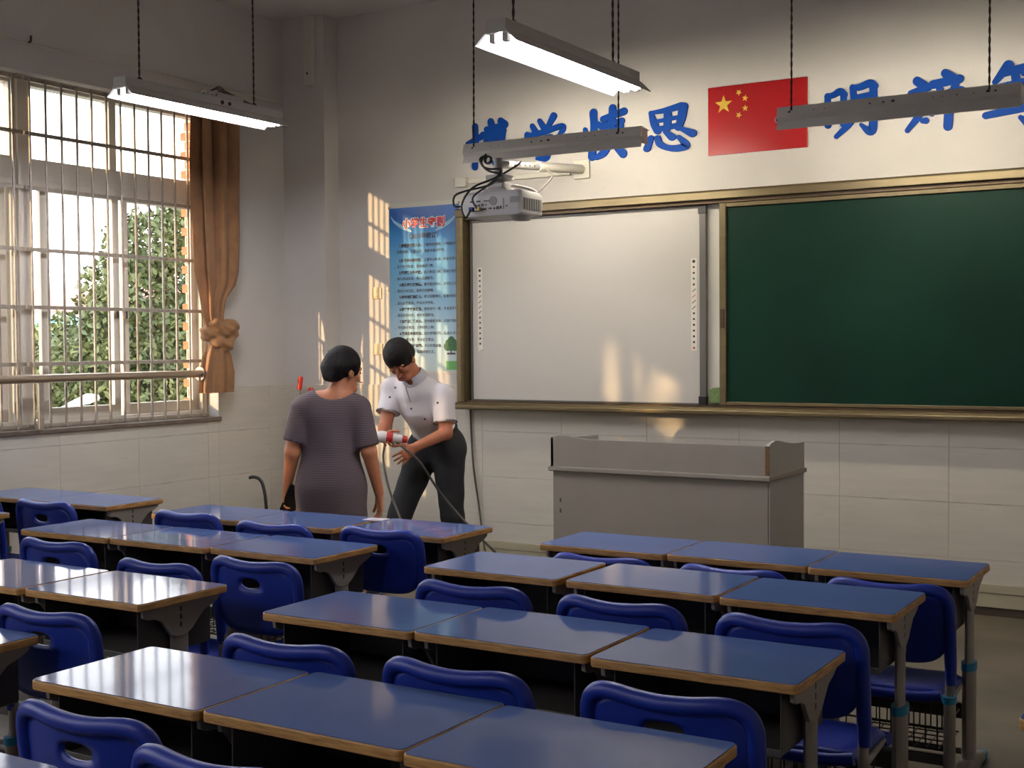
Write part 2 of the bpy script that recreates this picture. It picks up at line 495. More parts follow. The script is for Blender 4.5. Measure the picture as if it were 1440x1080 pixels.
M_ic = mat('dark_icon_print', (40, 42, 48), 0.5); M_icr = mat('red_icon_print', (180, 60, 60), 0.5); M_icb = mat('teal_icon_print', (50, 110, 110), 0.5)
for xs in (-4.984, -3.328):
    st = MB().box(xs - .02, xs + .02, 7.7465, 7.748, 1.555, 2.155).build('icon_strip', M_strip, iw, loc=OI)
    for j in range(16):
        z = 2.135 - j * .0375
        m = MB()
        mt = M_ic
        if j in (0, 3, 4, 11, 13, 14):
            m.lathe([(.011 if j in (0, 12) else .008, 0), (.011 if j in (0, 12) else .008, .001)], (xs, 7.7455, z), 'y', 10)
            mt = M_icb if j == 3 else M_ic
        elif j == 15:
            m.lathe([(.008, 0), (.008, .001)], (xs, 7.7455, z), 'y', 10); mt = M_icr
        elif 5 <= j <= 8:
            m.add([(xs - .014, 7.7455, z - .009), (xs - .009, 7.7455, z - .011), (xs + .014, 7.7455, z + .008), (xs + .010, 7.7455, z + .011)], [(0, 1, 2, 3)])
            mt = M_icr if j == 6 and xs > -4 else M_ic
        else:
            m.box(xs - .007, xs + .007, 7.7452, 7.7464, z - .006, z + .006)
        m.build('icon', mt, st)
MB().lathe([(.0, -.008), (.016, -.006), (.018, 0)], (-4.975, 7.747, 1.575), 'y', 14).build('round_knob', M_pvc, iw, smooth=60, loc=OI)
rag = MB()
rp = [(-3.228, 1.212), (-3.14, 1.212), (-3.142, 1.30), (-3.165, 1.318), (-3.20, 1.312), (-3.225, 1.30)]
rag.prism(rp, 'y', 7.752, 7.772)
M_rag = mat('green_cloth', (112, 136, 84), 0.9, var=.3, vscale=40, bump=.3, bscale=90)
tag(rag.build('cleaning_cloth', M_rag, bevel=.006), 'green cloth tucked in the gap between white board and chalkboard', 'cloth')

# ------------------------------------------------------------------ writing on the wall
def stroke(b, pts, y0, dep, sx, sz, ox, oz):
    P = [(p[0], p[1]) for p in pts]; Wd = [p[2] * .56 for p in pts]
    if len(P) > 2:
        sp = bez([(p[0], p[1], w) for p, w in zip(P, Wd)], 5)
    else:
        sp = [Vector((P[0][0] + (P[1][0] - P[0][0]) * t, P[0][1] + (P[1][1] - P[0][1]) * t, Wd[0] + (Wd[1] - Wd[0]) * t)) for t in (0, .5, 1)]
    q = [Vector((s.x, s.y)) for s in sp]; w = [s.z for s in sp]
    L = []; Rr = []
    for i in range(len(q)):
        t = (q[min(i + 1, len(q) - 1)] - q[max(i - 1, 0)]).normalized()
        n = Vector((-t.y, t.x))
        L.append(q[i] + n * w[i]); Rr.append(q[i] - n * w[i])
    t0 = (q[0] - q[1]).normalized(); t1 = (q[-1] - q[-2]).normalized()
    cap0 = [q[0] + w[0] * (Vector((-t0.y, t0.x)) * math.cos(a) + t0 * math.sin(a)) for a in [math.pi * k / 6 for k in range(1, 6)]]
    cap1 = [q[-1] + w[-1] * (Vector((-t1.y, t1.x)) * math.cos(a) + t1 * math.sin(a)) for a in [math.pi * k / 6 for k in range(1, 6)]]
    ring = []
    n = len(q)
    vs = [(p.x, p.y) for p in L] + [(p.x, p.y) for p in Rr]
    base = len(vs)
    vs += [(p.x, p.y) for p in cap0] + [(p.x, p.y) for p in cap1]
    fs = [(i, n + i, n + i + 1, i + 1) for i in range(n - 1)]
    c0 = list(range(base, base + 5)); c1 = list(range(base + 5, base + 10))
    fs.append(tuple([n] + c0 + [0]))           # start cap from right edge round to left edge
    fs.append(tuple([n - 1] + c1 + [2 * n - 1]))
    loop = list(range(0, n)) + c1 + list(range(2 * n - 1, n - 1, -1)) + c0
    def T(p, y): return (ox + (p[0] - 50) * sx / 100, y, oz + (p[1] - 50) * sz / 100)
    m = len(vs)
    V = [T(p, y0) for p in vs] + [T(p, y0 + dep) for p in vs]
    Fc = list(fs) + [tuple(i + m for i in f[::-1]) for f in fs]
    for i in range(len(loop)):
        a, b_ = loop[i], loop[(i + 1) % len(loop)]
        Fc.append((a, b_, b_ + m, a + m))
    b.add(V, Fc)
CH = {
 'bo': (-4.947, 3.035, .335, .345, [
  [(21, 91, 12), (22, 58, 12), (20, 6, 12)], [(2, 56, 9), (36, 68, 11)], [(50, 82, 10), (96, 87, 11)], [(86, 96, 13), (96, 88, 15)],
  [(61, 97, 13), (70, 64, 13), (69, 42, 11)], [(40, 72, 10), (94, 76, 11)], [(93, 75, 11), (90, 53, 10)], [(48, 73, 10), (49, 52, 9)],
  [(47, 64, 8), (91, 66, 8)], [(48, 53, 9), (90, 55, 9)], [(33, 40, 9), (98, 44, 11)], [(79, 46, 11), (77, 10, 14), (63, 18, 6)], [(48, 33, 9), (58, 21, 12)]]),
 'xue': (-4.465, 3.036, .315, .325, [
  [(18, 80, 10), (29, 62, 14)], [(37, 89, 10), (52, 68, 14)], [(73, 96, 15), (56, 72, 9)], [(5, 62, 12), (3, 50, 8)], [(5, 60, 8), (50, 65, 11), (92, 73, 11), (96, 66, 12), (86, 54, 6)],
  [(28, 49, 9), (68, 52, 10), (52, 38, 8)], [(53, 40, 11), (55, 10, 14), (30, 9, 6)], [(4, 28, 10), (97, 34, 12)]]),
 'shen': (-3.997, 3.030, .325, .345, [
  [(24, 92, 16), (25, 61, 14), (20, 7, 16)], [(4, 61, 9), (8, 46, 11)], [(34, 70, 10), (46, 62, 12)], [(69, 97, 15), (67, 64, 14)], [(46, 78, 11), (96, 89, 13)],
  [(46, 66, 9), (91, 71, 11)], [(51, 68, 9), (50, 31, 9)], [(89, 70, 10), (89, 32, 9)], [(52, 56, 7), (88, 58, 7)], [(52, 44, 7), (88, 46, 7)],
  [(34, 28, 10), (99, 32, 11)], [(58, 24, 13), (48, 12, 14), (31, 4, 9)], [(74, 23, 9), (93, 7, 16)]]),
 'si': (-3.514, 3.021, .37, .305, [
  [(13, 87, 8), (19, 64, 13), (26, 46, 13)], [(15, 87, 7), (40, 89, 10), (72, 95, 14)], [(76, 93, 16), (72, 67, 14), (66, 49, 12)], [(22, 67, 7), (71, 72, 8)], [(24, 50, 10), (67, 54, 10)],
  [(46, 89, 13), (45, 51, 13)], [(41, 43, 8), (54, 30, 14)], [(13, 33, 10), (5, 10, 13)], [(26, 31, 11), (30, 18, 12), (43, 9, 11), (62, 5, 13), (80, 8, 14), (77, 17, 12), (67, 29, 8)], [(72, 46, 8), (93, 34, 15)]]),
 'ming': (-2.314, 3.017, .325, .325, [
  [(6, 81, 10), (7, 26, 12)], [(5, 80, 9), (18, 82, 10), (30, 87, 12), (38, 80, 12)], [(37, 80, 11), (36, 26, 11)], [(8, 58, 10), (36, 61, 10)], [(8, 31, 10), (36, 34, 10)],
  [(54, 92, 10), (57, 60, 12), (50, 28, 12), (23, 3, 8)], [(53, 91, 9), (68, 91, 11), (86, 96, 13), (95, 90, 13)], [(93, 91, 13), (93, 22, 14), (87, 7, 14), (70, 21, 6)], [(57, 72, 9), (92, 76, 9)], [(57, 52, 9), (92, 56, 9)]]),
 'bian': (-1.823, 3.017, .33, .345, [
  [(22, 88, 14), (34, 79, 14)], [(11, 68, 10), (42, 76, 12)], [(16, 66, 9), (18, 56, 9)], [(37, 76, 10), (33, 60, 9)], [(8, 54, 9), (46, 59, 9)], [(9, 40, 9), (47, 45, 9)],
  [(29, 60, 11), (27, 32, 12), (5, 5, 8)], [(52, 64, 8), (48, 30, 9)], [(32, 19, 8), (38, 19, 10)], [(71, 96, 13), (83, 86, 16)], [(50, 79, 13), (96, 84, 13)],
  [(60, 78, 11), (64, 62, 11)], [(92, 84, 12), (84, 64, 10)], [(50, 59, 10), (99, 65, 11)], [(54, 43, 9), (97, 48, 10)], [(79, 62, 13), (76, 6, 14)]]),
 'du': (-1.345, 3.025, .36, .36, [
  [(34, 93, 15), (14, 69, 8)], [(28, 82, 11), (58, 87, 12)], [(44, 80, 11), (46, 66, 12)], [(70, 97, 14), (58, 78, 9)], [(62, 86, 10), (99, 91, 12)], [(82, 86, 10), (86, 72, 11)],
  [(22, 60, 10), (80, 65, 11), (78, 46, 10)], [(34, 62, 10), (28, 40, 9)], [(28, 42, 10), (88, 47, 11), (84, 8, 13), (70, 12, 6)], [(0, 17, 10), (72, 26, 13)], [(53, 9, 7), (66, -3, 13)]]),
}
GLYPH = {'bo': 'first blue wall character, above the projector at the left end', 'xue': 'second blue wall character, topped by three dots, behind the hanging lamp',
 'shen': 'third blue wall character from the left, just behind the lamp end', 'si': 'blue wall character next to the left edge of the red flag',
 'ming': 'blue wall character next to the right edge of the red flag', 'bian': 'second blue wall character to the right of the red flag', 'du': 'blue wall character cut off by the right photo edge'}
for i, (k, (xc, zc, w, h, st)) in enumerate(CH.items()):
    b = MB()
    for j, s in enumerate(st):
        stroke(b, s, 7.786 - .0002 * j, .0138, w, h, xc, zc)
    tag(b.build('wall_character', M_blue), GLYPH[k], 'lettering', 'blue motto characters on the front wall')

# flag panel
fl = tag(empty('flag_panel', (-2.914, 7.79, 3.034)), 'red flag panel with five yellow stars between the blue characters', 'flag')
MB().box(-.33, .33, -.002, .008, -.218, .218).build('panel', M_red, fl, bevel=.002)
def star(b, cx, cz, r, a0, y):
    vs = [(cx, y - .0006, cz)]
    for k in range(10):
        rr = r if k % 2 == 0 else r * .40
        a = a0 + math.pi * k / 5
        vs.append((cx + rr * math.sin(a), y, cz + rr * math.cos(a)))
    b.add(vs, [(0, k + 1, (k + 1) % 10 + 1) for k in range(10)])
for (cx, cz, r, a0) in ((-.222, .101, .062, 0), (-.119, .168, .023, .55), (-.076, .127, .023, .2), (-.076, .064, .023, 0.0), (-.119, .024, .023, .5)):
    b = MB(); star(b, cx, cz, r, a0, -.0035)
    b.build('star', M_yel, fl)

# poster
def poster_mat():
    m = mat('blue_poster_print', (120, 170, 200), 0.22, spec=.5)
    nt = m.node_tree; bs = nt.nodes['Principled BSDF']
    tc = nt.nodes.new('ShaderNodeTexCoord'); sp = nt.nodes.new('ShaderNodeSeparateXYZ'); rp = nt.nodes.new('ShaderNodeValToRGB'); nz = nt.nodes.new('ShaderNodeTexNoise')
    ad = nt.nodes.new('ShaderNodeMath'); ad.operation = 'MULTIPLY_ADD'
    nt.links.new(tc.outputs['Generated'], sp.inputs[0]); nt.links.new(tc.outputs['Generated'], nz.inputs['Vector']); nz.inputs['Scale'].default_value = 2.2
    nt.links.new(nz.outputs['Fac'], ad.inputs[0]); ad.inputs[1].default_value = .12; nt.links.new(sp.outputs['Z'], ad.inputs[2])
    e = rp.color_ramp.elements
    e[0].position = .06; e[0].color = lin((196, 208, 200)); e[1].position = 1.05; e[1].color = lin((6, 92, 176))
    for p, c in ((.25, (176, 204, 212)), (.50, (120, 176, 208)), (.72, (92, 168, 214)), (.86, (48, 140, 206))):
        q = e.new(p); q.color = lin(c)
    nt.links.new(ad.outputs[0], rp.inputs[0]); nt.links.new(rp.outputs[0], bs.inputs['Base Color'])
    return m
po = tag(empty('rules_poster', (-5.505, 7.796, 2.02)), 'blue poster of pupil rules in black text, pinned beside the board', 'poster')
PW, PH = .632, 1.222
MB().box(-PW / 2 - .016, PW / 2 + .022, -.0025, .002, -PH / 2 - .014, PH / 2 + .034).build('margin', M_pvc, po)
MB().box(-PW / 2, PW / 2, -.004, -.0025, -PH / 2, PH / 2).build('sheet', poster_mat(), po)
def text_mesh(name, s, size, x, z, parent, m, y, bold=0.0, align='LEFT', ext=0.0003, res=2):
    cu = bpy.data.curves.new(name, 'FONT'); cu.body = s; cu.size = size; cu.offset = bold; cu.align_x = align; cu.resolution_u = res; cu.extrude = ext
    t = bpy.data.objects.new(name + '_curve', cu); C.objects.link(t)
    dg = bpy.context.evaluated_depsgraph_get()
    me = bpy.data.meshes.new_from_object(t.evaluated_get(dg))
    bpy.data.objects.remove(t); bpy.data.curves.remove(cu)
    me.name = name
    me.transform(Matrix.Translation((x, y, z)) @ Matrix.Rotation(math.radians(90), 4, 'X'))
    me.materials.clear(); me.materials.append(m)
    o = bpy.data.objects.new(name, me); C.objects.link(o); o.parent = parent
    return o
M_ink = mat('black_print', (24, 30, 40), .4); M_redink = mat('red_print', (214, 44, 36), .4); M_whiteink = mat('white_print', (235, 240, 244), .4)
M_leafprint = mat('green_tree_print', (36, 104, 44), .4, var=.5, vscale=60); M_grassprint = mat('light_green_print', (96, 170, 84), .4); M_trunkprint = mat('brown_print', (60, 48, 40), .4)
text_mesh('title_outline', '小学生守则', .078, 0, .463, po, M_whiteink, -.0043, .0065, 'CENTER')
text_mesh('title', '小学生守则', .078, 0, .463, po, M_redink, -.0050, .0022, 'CENTER')
text_mesh('subtitle', '（2015年修订）', .046, 0, .378, po, M_ink, -.0050, .0014, 'CENTER')
RULES = ['1.爱党爱国爱人民。', '了解党史国情，珍视国家荣誉，热爱祖国，热爱人民，热爱中国共产党。', '2.好学多问肯钻研。', '上课专心听讲，积极发表见解，乐于科学探索，养成阅读习惯。',
 '3.勤劳笃行乐奉献。', '自己事自己做，主动分担家务，参与劳动实践，热心志愿服务。', '4.明礼守法讲美德。', '遵守国法校纪，自觉礼让排队，保持公共卫生，爱护公共财物。',
 '5.孝亲尊师善待人。', '孝父母敬师长，爱集体助同学，虚心接受批评，学会合作共处。', '6.诚实守信有担当。', '保持言行一致，不说谎不作弊，借东西及时还，做到知错就改。',
 '7.自强自律健身心。', '坚持锻炼身体，乐观开朗向上，不吸烟不喝酒，文明绿色上网。', '8.珍爱生命保安全。', '红灯停绿灯行，防溺水不玩火，会自护懂求救，坚决远离毒品。',
 '9.勤俭节约护家园。', '不比吃喝穿戴，爱惜花草树木，节粮节水节电，低碳环保生活。']
z = .318; CS = .0252
for i in range(9):
    head, body = RULES[2 * i], RULES[2 * i + 1]
    text_mesh('rule_heading', head, CS * 1.02, -PW / 2 + .09, z, po, M_ink, -.0050, .0011)
    n1 = 13
    text_mesh('rule_text', body[:n1], CS, -PW / 2 + .09 + CS * 8.9, z, po, M_ink, -.0050, .0002)
    text_mesh('rule_text', body[n1:n1 + 20] if i == 0 else body[n1:], CS, -PW / 2 + .045, z - .0455, po, M_ink, -.0050, .0002)
    z -= .091
    if i == 0:
        z -= .02
tr = MB()
for (cx, cz, r) in ((.235, -.42, .042), (.205, -.43, .032), (.27, -.43, .033), (.24, -.385, .032), (.215, -.405, .03), (.262, -.40, .028)):
    tr.lathe([(r, 0), (r, .0006)], (cx, -.0052 - rng.random() * .0003, cz), 'y', 12)
tr.build('tree_picture', M_leafprint, po)
MB().box(.20, .275, -.0048, -.0042, -.488, -.474).box(.234, .242, -.0050, -.0042, -.488, -.45).build('trunk_picture', M_trunkprint, po)
gb = MB()
gb.prism([(.19, -.535), (.305, -.535), (.305, -.56), (.295, -.60), (.195, -.60)], 'y', -.0048, -.0042); gb.build('grass_picture', M_grassprint, po)
sw = MB()
for sgn in (-1, 1):
    pts = [(sgn * (.30 - t * .19), .55 - .10 * t ** .55 * 1.0 - .02 * t) for t in [k / 8 for k in range(9)]]
    for i in range(8):
        a, b_ = pts[i], pts[i + 1]; w0 = .006 + .010 * math.sin(math.pi * i / 8); w1 = .006 + .010 * math.sin(math.pi * (i + 1) / 8)
        sw.add([(a[0], -.0042, a[1] - w0), (b_[0], -.0042, b_[1] - w1), (b_[0], -.0042, b_[1] + w1), (a[0], -.0042, a[1] + w0)], [(0, 1, 2, 3)])
sw.build('ribbon_picture', mat('pale_blue_print', (150, 200, 226), .4), po)
for (x, z_) in ((-.315, .615), (.315, .62), (-.32, 0), (.32, 0.0), (-.315, -.605), (.318, -.602)):
    MB().lathe([(.010, 0), (.010, -.004), (.004, -.008), (.001, -.009)], (x, -.003, z_), 'y', 10).build('pin', M_steel, po, smooth=50)

# switches, duct, hook
for (x, z_, lab) in ((-5.945, 2.0, 'cream wall switch left of the poster, upper of the two'), (-5.94, 1.575, 'cream socket plate left of the poster, lower of the two')):
    s_ = tag(MB().box(-.043, .043, -.010, 0, -.043, .043).build('wall_switch', M_switch, bevel=.004, loc=(x, 7.799, z_)), lab, 'switch')
    MB().box(-.026, .026, -.014, -.009, -.030, .030).build('rocker', M_switch, s_, bevel=.003)
hk = MB().tube([(0, 0, 0), (0, -.03, .005), (-.012, -.045, .015), (-.022, -.045, .03)], .004, 8)
tag(hk.build('wall_hook', M_rust, smooth=50, loc=(-6.085, 7.79, 1.318)), 'small rusty hook on the wall by the sunlit patch', 'hook')
du = tag(empty('cable_duct', (-5.16, 7.795, 2.78)), 'white plastic cable duct running along the wall behind the projector', 'duct')
MB().box(.06, .90, -.022, 0, -.012, .022).build('duct_run', M_pvc, du, bevel=.003)
MB().box(-.04, .05, -.04, .0, -.035, .035).build('junction_box', M_pvc, du, bevel=.004)
pv = tag(empty('conduit_pipe', (-6.43, 7.632, 3.59)), 'white conduit strip coming down the corner pilaster from the ceiling', 'conduit')
MB().box(-.042, .042, -.04, 0, 0, .528).build('channel', M_pvc, pv, bevel=.003)
MB().lathe([(.008, 0), (.008, -.004)], (-.005, -.04, .09), 'y', 10).build('screw', M_port, pv)
# cable along the window wall
cw = tag(empty('wall_cable', (XL, 5.2, 3.49)), 'thin grey cable running high along the window wall', 'cable')
MB().tube([(.012, -7.2, .02), (.012, 0, 0), (.012, 1.0, -.004), (.012, 2.42, 0)], .006, 6).build('cable', M_pvc, cw, smooth=60)
MB().tube([(.0, .08, 0), (.03, .08, .01), (.035, .08, .045)], .008, 6).build('hook', M_dgrey, cw, smooth=60)

# ------------------------------------------------------------------ lamps
def twist(b, p0, p1, r=.0034, amp=.0032, turns=26):
    p0, p1 = Vector(p0), Vector(p1)
    n = turns * 4
    for ph in (0, math.pi):
        pts = []
        for i in range(n + 1):
            t = i / n; a = 2 * math.pi * turns * t / 2 + ph
            pts.append(p0.lerp(p1, t) + Vector((math.cos(a) * amp, math.sin(a) * amp, 0)))
        b.tube(pts, r, 5)
def lit_lamp(x, y, zb, label, ballast):
    L = .62
    t = tag(empty('hanging_lamp', (x, y, zb)), label, 'lamp')
    hs = MB().prism([(-.048, .045), (.048, .045), (.048, .10), (.040, .104), (-.040, .104), (-.048, .10)], 'y', -L, L - .01).build('housing', M_lampmetal, t, bevel=.002)
    for s in (-1, 1):
        MB().prism([(s * .046, .050), (s * .098, .002), (s * .102, .004), (s * .050, .056)], 'y', -L, L + .0).build('reflector_wing', M_lampmetal, t)
    for s in (-1, 1):
        MB().tube([(s * .030, -L + .05, .026), (s * .030, L + .005, .026)], .014, 12).build('tube', M_tube, t, smooth=50)
        for yy in (-L + .035, L - .006):
            MB().box(s * .030 - .013, s * .030 + .013, yy - .014, yy + .014, .012, .05).build('lamp_holder', M_lampmetal, t, bevel=.003)
    for yy in (-.48, .42):
        b = MB(); twist(b, (0, yy, .10), (0, yy, ZC - zb))
        b.build('hanging_wire', M_twine, t, smooth=70)
        MB().lathe([(.018, .10), (.018, .112), (.008, .125)], (0, yy, 0), 'z', 10).build('hook', M_twine, t, smooth=50)
    if ballast:
        bb = MB().box(-.02, .03, .0, .30, .104, .135).build('ballast', M_lampmetal, t, bevel=.004)
        b = MB()
        for k in range(5):
            b.tube(bez([(.0 + .01 * k, -.02 + .02 * k, .11), (.02 - .008 * k, .08 + .02 * k, .15 + .012 * (k % 3)), (-.01, .18 + .02 * k, .145), (.02, .30 + .02 * k, .11)], 5), .004, 5)
        b.build('lead', M_cable, bb, smooth=60)
        for yy in (.10, .16):
            MB().lathe([(.012, 0), (.012, .006)], (.048, yy, .075), 'x', 10).build('knockout', M_port, hs)
    return t
lit_lamp(-2.735, 5.0, 2.805, 'lit hanging twin tube lamp at the top centre of the photo', False)
lit_lamp(-5.37, 5.42, 2.945, 'lit hanging twin tube lamp in front of the window', True)
def board_lamp(x0, yl, label):
    t = tag(empty('board_lamp', (x0 + .625, yl, 2.808)), label, 'lamp')
    L = .625
    # folded sheet back turned to the room, mouth open towards the board
    prof = [(-.03, .070), (-.045, .014), (-.026, -.004), (-.045, -.052), (-.041, -.054), (-.020, -.005), (-.040, .014), (-.027, .066), (.078, .054), (.078, .058)]
    MB().prism(prof, 'x', -L, L).build('reflector', M_lampmetal, t)
    for xa in (-L, L - .004):
        MB().box(xa, xa + .004, -.030, .05, -.03, .06).build('end_plate', M_lampmetal, t)
    MB().tube([(-L + .04, .02, .020), (L - .04, .02, .020)], .013, 12).build('tube', M_tubew, t, smooth=50)
    for s in (-1, 1):
        MB().box(s * (L - .03) - .012, s * (L - .03) + .012, .005, .035, .005, .058).build('lamp_holder', M_lampmetal, t, bevel=.003)
    for xx, r in ((-.555, .007), (-.12, .006), (-.05, .007), (.0, .010), (.47, .010), (.505, .006), (-.42, .003), (-.36, .003), (.20, .003), (.25, .003), (.40, .003), (.32, .004)):
        MB().lathe([(r, -.0395), (r, -.036)], (xx, 0, .038), 'y', 10).build('screw_hole', M_port, t)
    MB().box(.50, .61, -.0420, -.040, .018, .024).build('rust_mark', M_rust, t)
    for xx in (-.545, .475):
        b = MB(); twist(b, (xx, -.035, .045), (xx, -.02, ZC - 2.80))
        b.build('hanging_wire', M_twine, t, smooth=70)
    MB().tube(bez([(-L, .0, .03), (-L - .02, .0, .02), (-L - .02, .0, .0), (-L, .0, -.01)], 5), .004, 6).build('end_clip', M_lampmetal, t, smooth=50)
    return t
for lx, lw in ((-5.37, 'nearest the windows'), (-2.735, 'in the middle')):  # unseen fixtures added to light desk edges and chair backs from behind
    lit_lamp(lx, -.55, 2.90, 'unseen twin tube lamp added as fill light from the rear, ' + lw, False)['group'] = 'added rear fill lamps'
board_lamp(-4.515, 6.87, 'grey backed board lamp hanging above the projector')
board_lamp(-2.40, 6.76, 'grey backed board lamp hanging in front of the red flag')

# ------------------------------------------------------------------ projector on wall arm
am = tag(empty('projector_mount', (-4.17, YF, 2.80)), 'white telescopic projector arm bolted to the wall', 'mount')
MB().box(-.06, .06, -.028, -.001, -.065, .065).build('wall_plate', M_pvc, am, bevel=.005)
MB().tube([(0, -.02, 0), (0, -.62, -.052)], .031, 16).build('outer_tube', M_pvc, am, smooth=50)
MB().tube([(0, -.58, -.048), (0, -1.10, -.092)], .024, 14).build('inner_tube', M_proj, am, smooth=50)
for k in range(5):
    MB().lathe([(.005, 0), (.005, .003)], (.0245, -.70 - k * .06, -.058 - k * .005), 'x', 8).build('adjust_hole', M_port, am)
MB().tube([(0, -1.10, -.055), (0, -1.10, -.19)], .027, 14).build('drop_post', M_proj, am, smooth=50)
MB().lathe([(.038, -.21), (.04, -.19), (.032, -.175)], (0, -1.10, 0), 'z', 16).build('collar', M_proj, am, smooth=50)
pj = tag(empty('projector', (-4.135, 6.68, 2.45)), 'pale grey short throw projector hanging from the wall arm', 'projector')
body = rrect(-.215, .215, -.13, .15, .03, 4)
b = MB()
n = len(body)
lv = [(-.070, .95), (-.060, .985), (.035, 1.0), (.062, .97), (.078, .90)]
vs = []; fs = []
for (z_, s_) in lv:
    vs += [(p[0] * s_, p[1] * s_, z_) for p in body]
for i in range(len(lv) - 1):
    for k in range(n):
        a = i * n + k; c = i * n + (k + 1) % n
        fs.append((a, c, c + n, a + n))
fs += [tuple(range(n))[::-1], tuple(range((len(lv) - 1) * n, len(lv) * n))]
b.add(vs, fs).build('body', M_proj, pj, smooth=35)
MB().lathe([(.0, -.10), (.05, -.095), (.075, -.07), (.08, -.055)], (.13, .02, 0), 'z', 18).build('lens_bulge', M_proj, pj, smooth=60)
MB().box(.214, .2175, -.10, .11, -.04, .03).build('side_vent', M_projd, pj)
for k in range(7):
    MB().box(.2175, .219, -.095 + k * .028, -.085 + k * .028, -.038, .028).build('vent_slot', M_port, pj)
MB().box(.09, .095, -.133, -.128, -.035, .03).build('panel_seam', M_projd, pj)
MB().box(.14, .20, -.1325, -.128, .0, .035).build('rear_vent', M_projd, pj)
MB().lathe([(.028, -.1325), (.028, -.129)], (.02, 0, .018), 'y', 18).build('badge_disc', M_projd, pj)
for (x, z_, w, h) in ((-.13, .02, .03, .009), (-.085, .02, .028, .009), (-.04, .02, .009, .009), (-.025, .02, .009, .009), (-.008, .02, .009, .009), (-.10, -.004, .01, .01), (-.08, -.004, .01, .01), (-.055, -.002, .014, .014), (-.03, -.003, .008, .008),
                      (-.045, -.028, .032, .010), (.0, -.026, .02, .009), (.028, -.028, .009, .012), (.052, -.026, .018, .018), (.074, -.024, .009, .018), (.115, -.018, .008, .008)):
    MB().box(x - w / 2, x + w / 2, -.1328, -.128, z_ - h / 2, z_ + h / 2).build('port', M_port, pj)
MB().box(-.135, -.105, -.165, -.131, -.040, -.015).build('plug', M_vga, pj, bevel=.004)
MB().box(-.095, -.06, -.160, -.131, -.040, -.018).build('plug', mat('brass_connector', (150, 130, 84), .4, metal=.5), pj, bevel=.004)
MB().box(-.10, .06, -.06, .06, .078, .105).box(-.07, .04, -.05, .05, .105, .135).build('mount_bracket', M_proj, pj, bevel=.006)
MB().box(-.075, .055, -.065, .065, .155, .185).build('tilt_plate', M_proj, pj, bevel=.006)
MB().tube(bez([(-.05, .06, .12), (.02, .07, .13), (.15, .10, .10), (.185, .12, .07)], 6), .010, 8).build('brace', M_proj, pj, smooth=60)
cabs = [[(-.12, -.16, -.028), (-.14, -.19, -.08), (-.16, -.20, .0), (-.10, -.17, .10), (.02, -.10, .16), (.04, -.08, .21), (-.02, -.10, .215), (-.07, -.10, .235), (-.09, -.10, .28), (-.06, -.08, .305)],
        [(-.20, -.145, -.005), (-.235, -.17, -.0), (-.23, -.17, .06), (-.16, -.14, .09), (-.02, -.10, .12), (.03, -.08, .18), (-.02, -.10, .20), (-.06, -.10, .225), (-.08, -.10, .265), (-.05, -.09, .31)],
        [(-.08, -.155, -.03), (-.10, -.17, .04), (-.03, -.12, .11), (.04, -.06, .18), (.10, .02, .24), (.09, .08, .27)],
        [(.19, .10, .07), (.21, .16, .12), (.20, .28, .20), (.08, .40, .262)]]
for i, cpts in enumerate(cabs):
    MB().tube(bez(cpts, 6), .0065 if i < 3 else .005, 7).build('cable', M_black if i < 3 else M_cable, pj, smooth=70)
cc = tag(empty('cable_coil', (-4.165, 6.645, 2.755)), 'small coil of black cable tied beside the projector post', 'cable')
b = MB()
for k in range(3):
    b.tube([(.022 * math.cos(a) - .02, -.03 - .006 * k, .022 * math.sin(a) - .03) for a in [2 * math.pi * i / 14 for i in range(15)]], .006, 6)
b.build('loop', M_black, cc, smooth=70)

# ------------------------------------------------------------------ podium
pd = tag(empty('teacher_podium', (-2.94, 6.3, 0)), 'grey laminate podium with a scalloped rim in front of the board', 'podium')
hw, dp = .65, .57
def rim_x(x0, x1, zt):
    """front rim with raised rounded tab at the left end"""
    pts = [(x0, .905)]; pts += [(x0, zt - .012), (x0 + .04, zt), (x0 + .10, zt), (x0 + .16, zt - .008), (x0 + .23, zt - .018), (x1, zt - .02), (x1, .905)]
    return pts
MB().box(-hw + .012, hw - .012, .014, dp - .01, .0, .89).build('cabinet', M_podium, pd, bevel=.003)
MB().prism(rim_x(-hw + .005, hw - .02, 1.086), 'y', .004, .022).build('front_rim', M_podium, pd)
MB().prism([(.004, .905), (.004, 1.065), (.02, 1.078), (.10, 1.092), (.17, 1.084), (.30, 1.066), (.42, 1.056), (dp - .012, 1.054), (dp - .012, .905)], 'x', hw - .02, hw - .002).build('side_rim', M_podside, pd)
MB().prism([(.004, .905), (.004, 1.072), (.10, 1.076), (.30, 1.060), (dp - .012, 1.054), (dp - .012, .905)], 'x', -hw + .002, -hw + .02).build('side_rim', M_podside, pd)
MB().box(hw - .024, hw - .001, .002, .006, .915, 1.068).build('bare_edge', M_chip, pd)
MB().box(-hw - .008, hw + .008, -.012, dp + .006, .885, .912).build('ledge', M_podium, pd, bevel=.006)
MB().box(hw - .0125, hw - .004, .02, dp - .015, .01, .883).build('side_panel', M_podside, pd)
for z_ in (.72, .66):
    MB().box(-hw + .055, -hw + .065, .0125, .0145, z_ - .012, z_ + .012).build('keyhole', M_dgrey, pd)

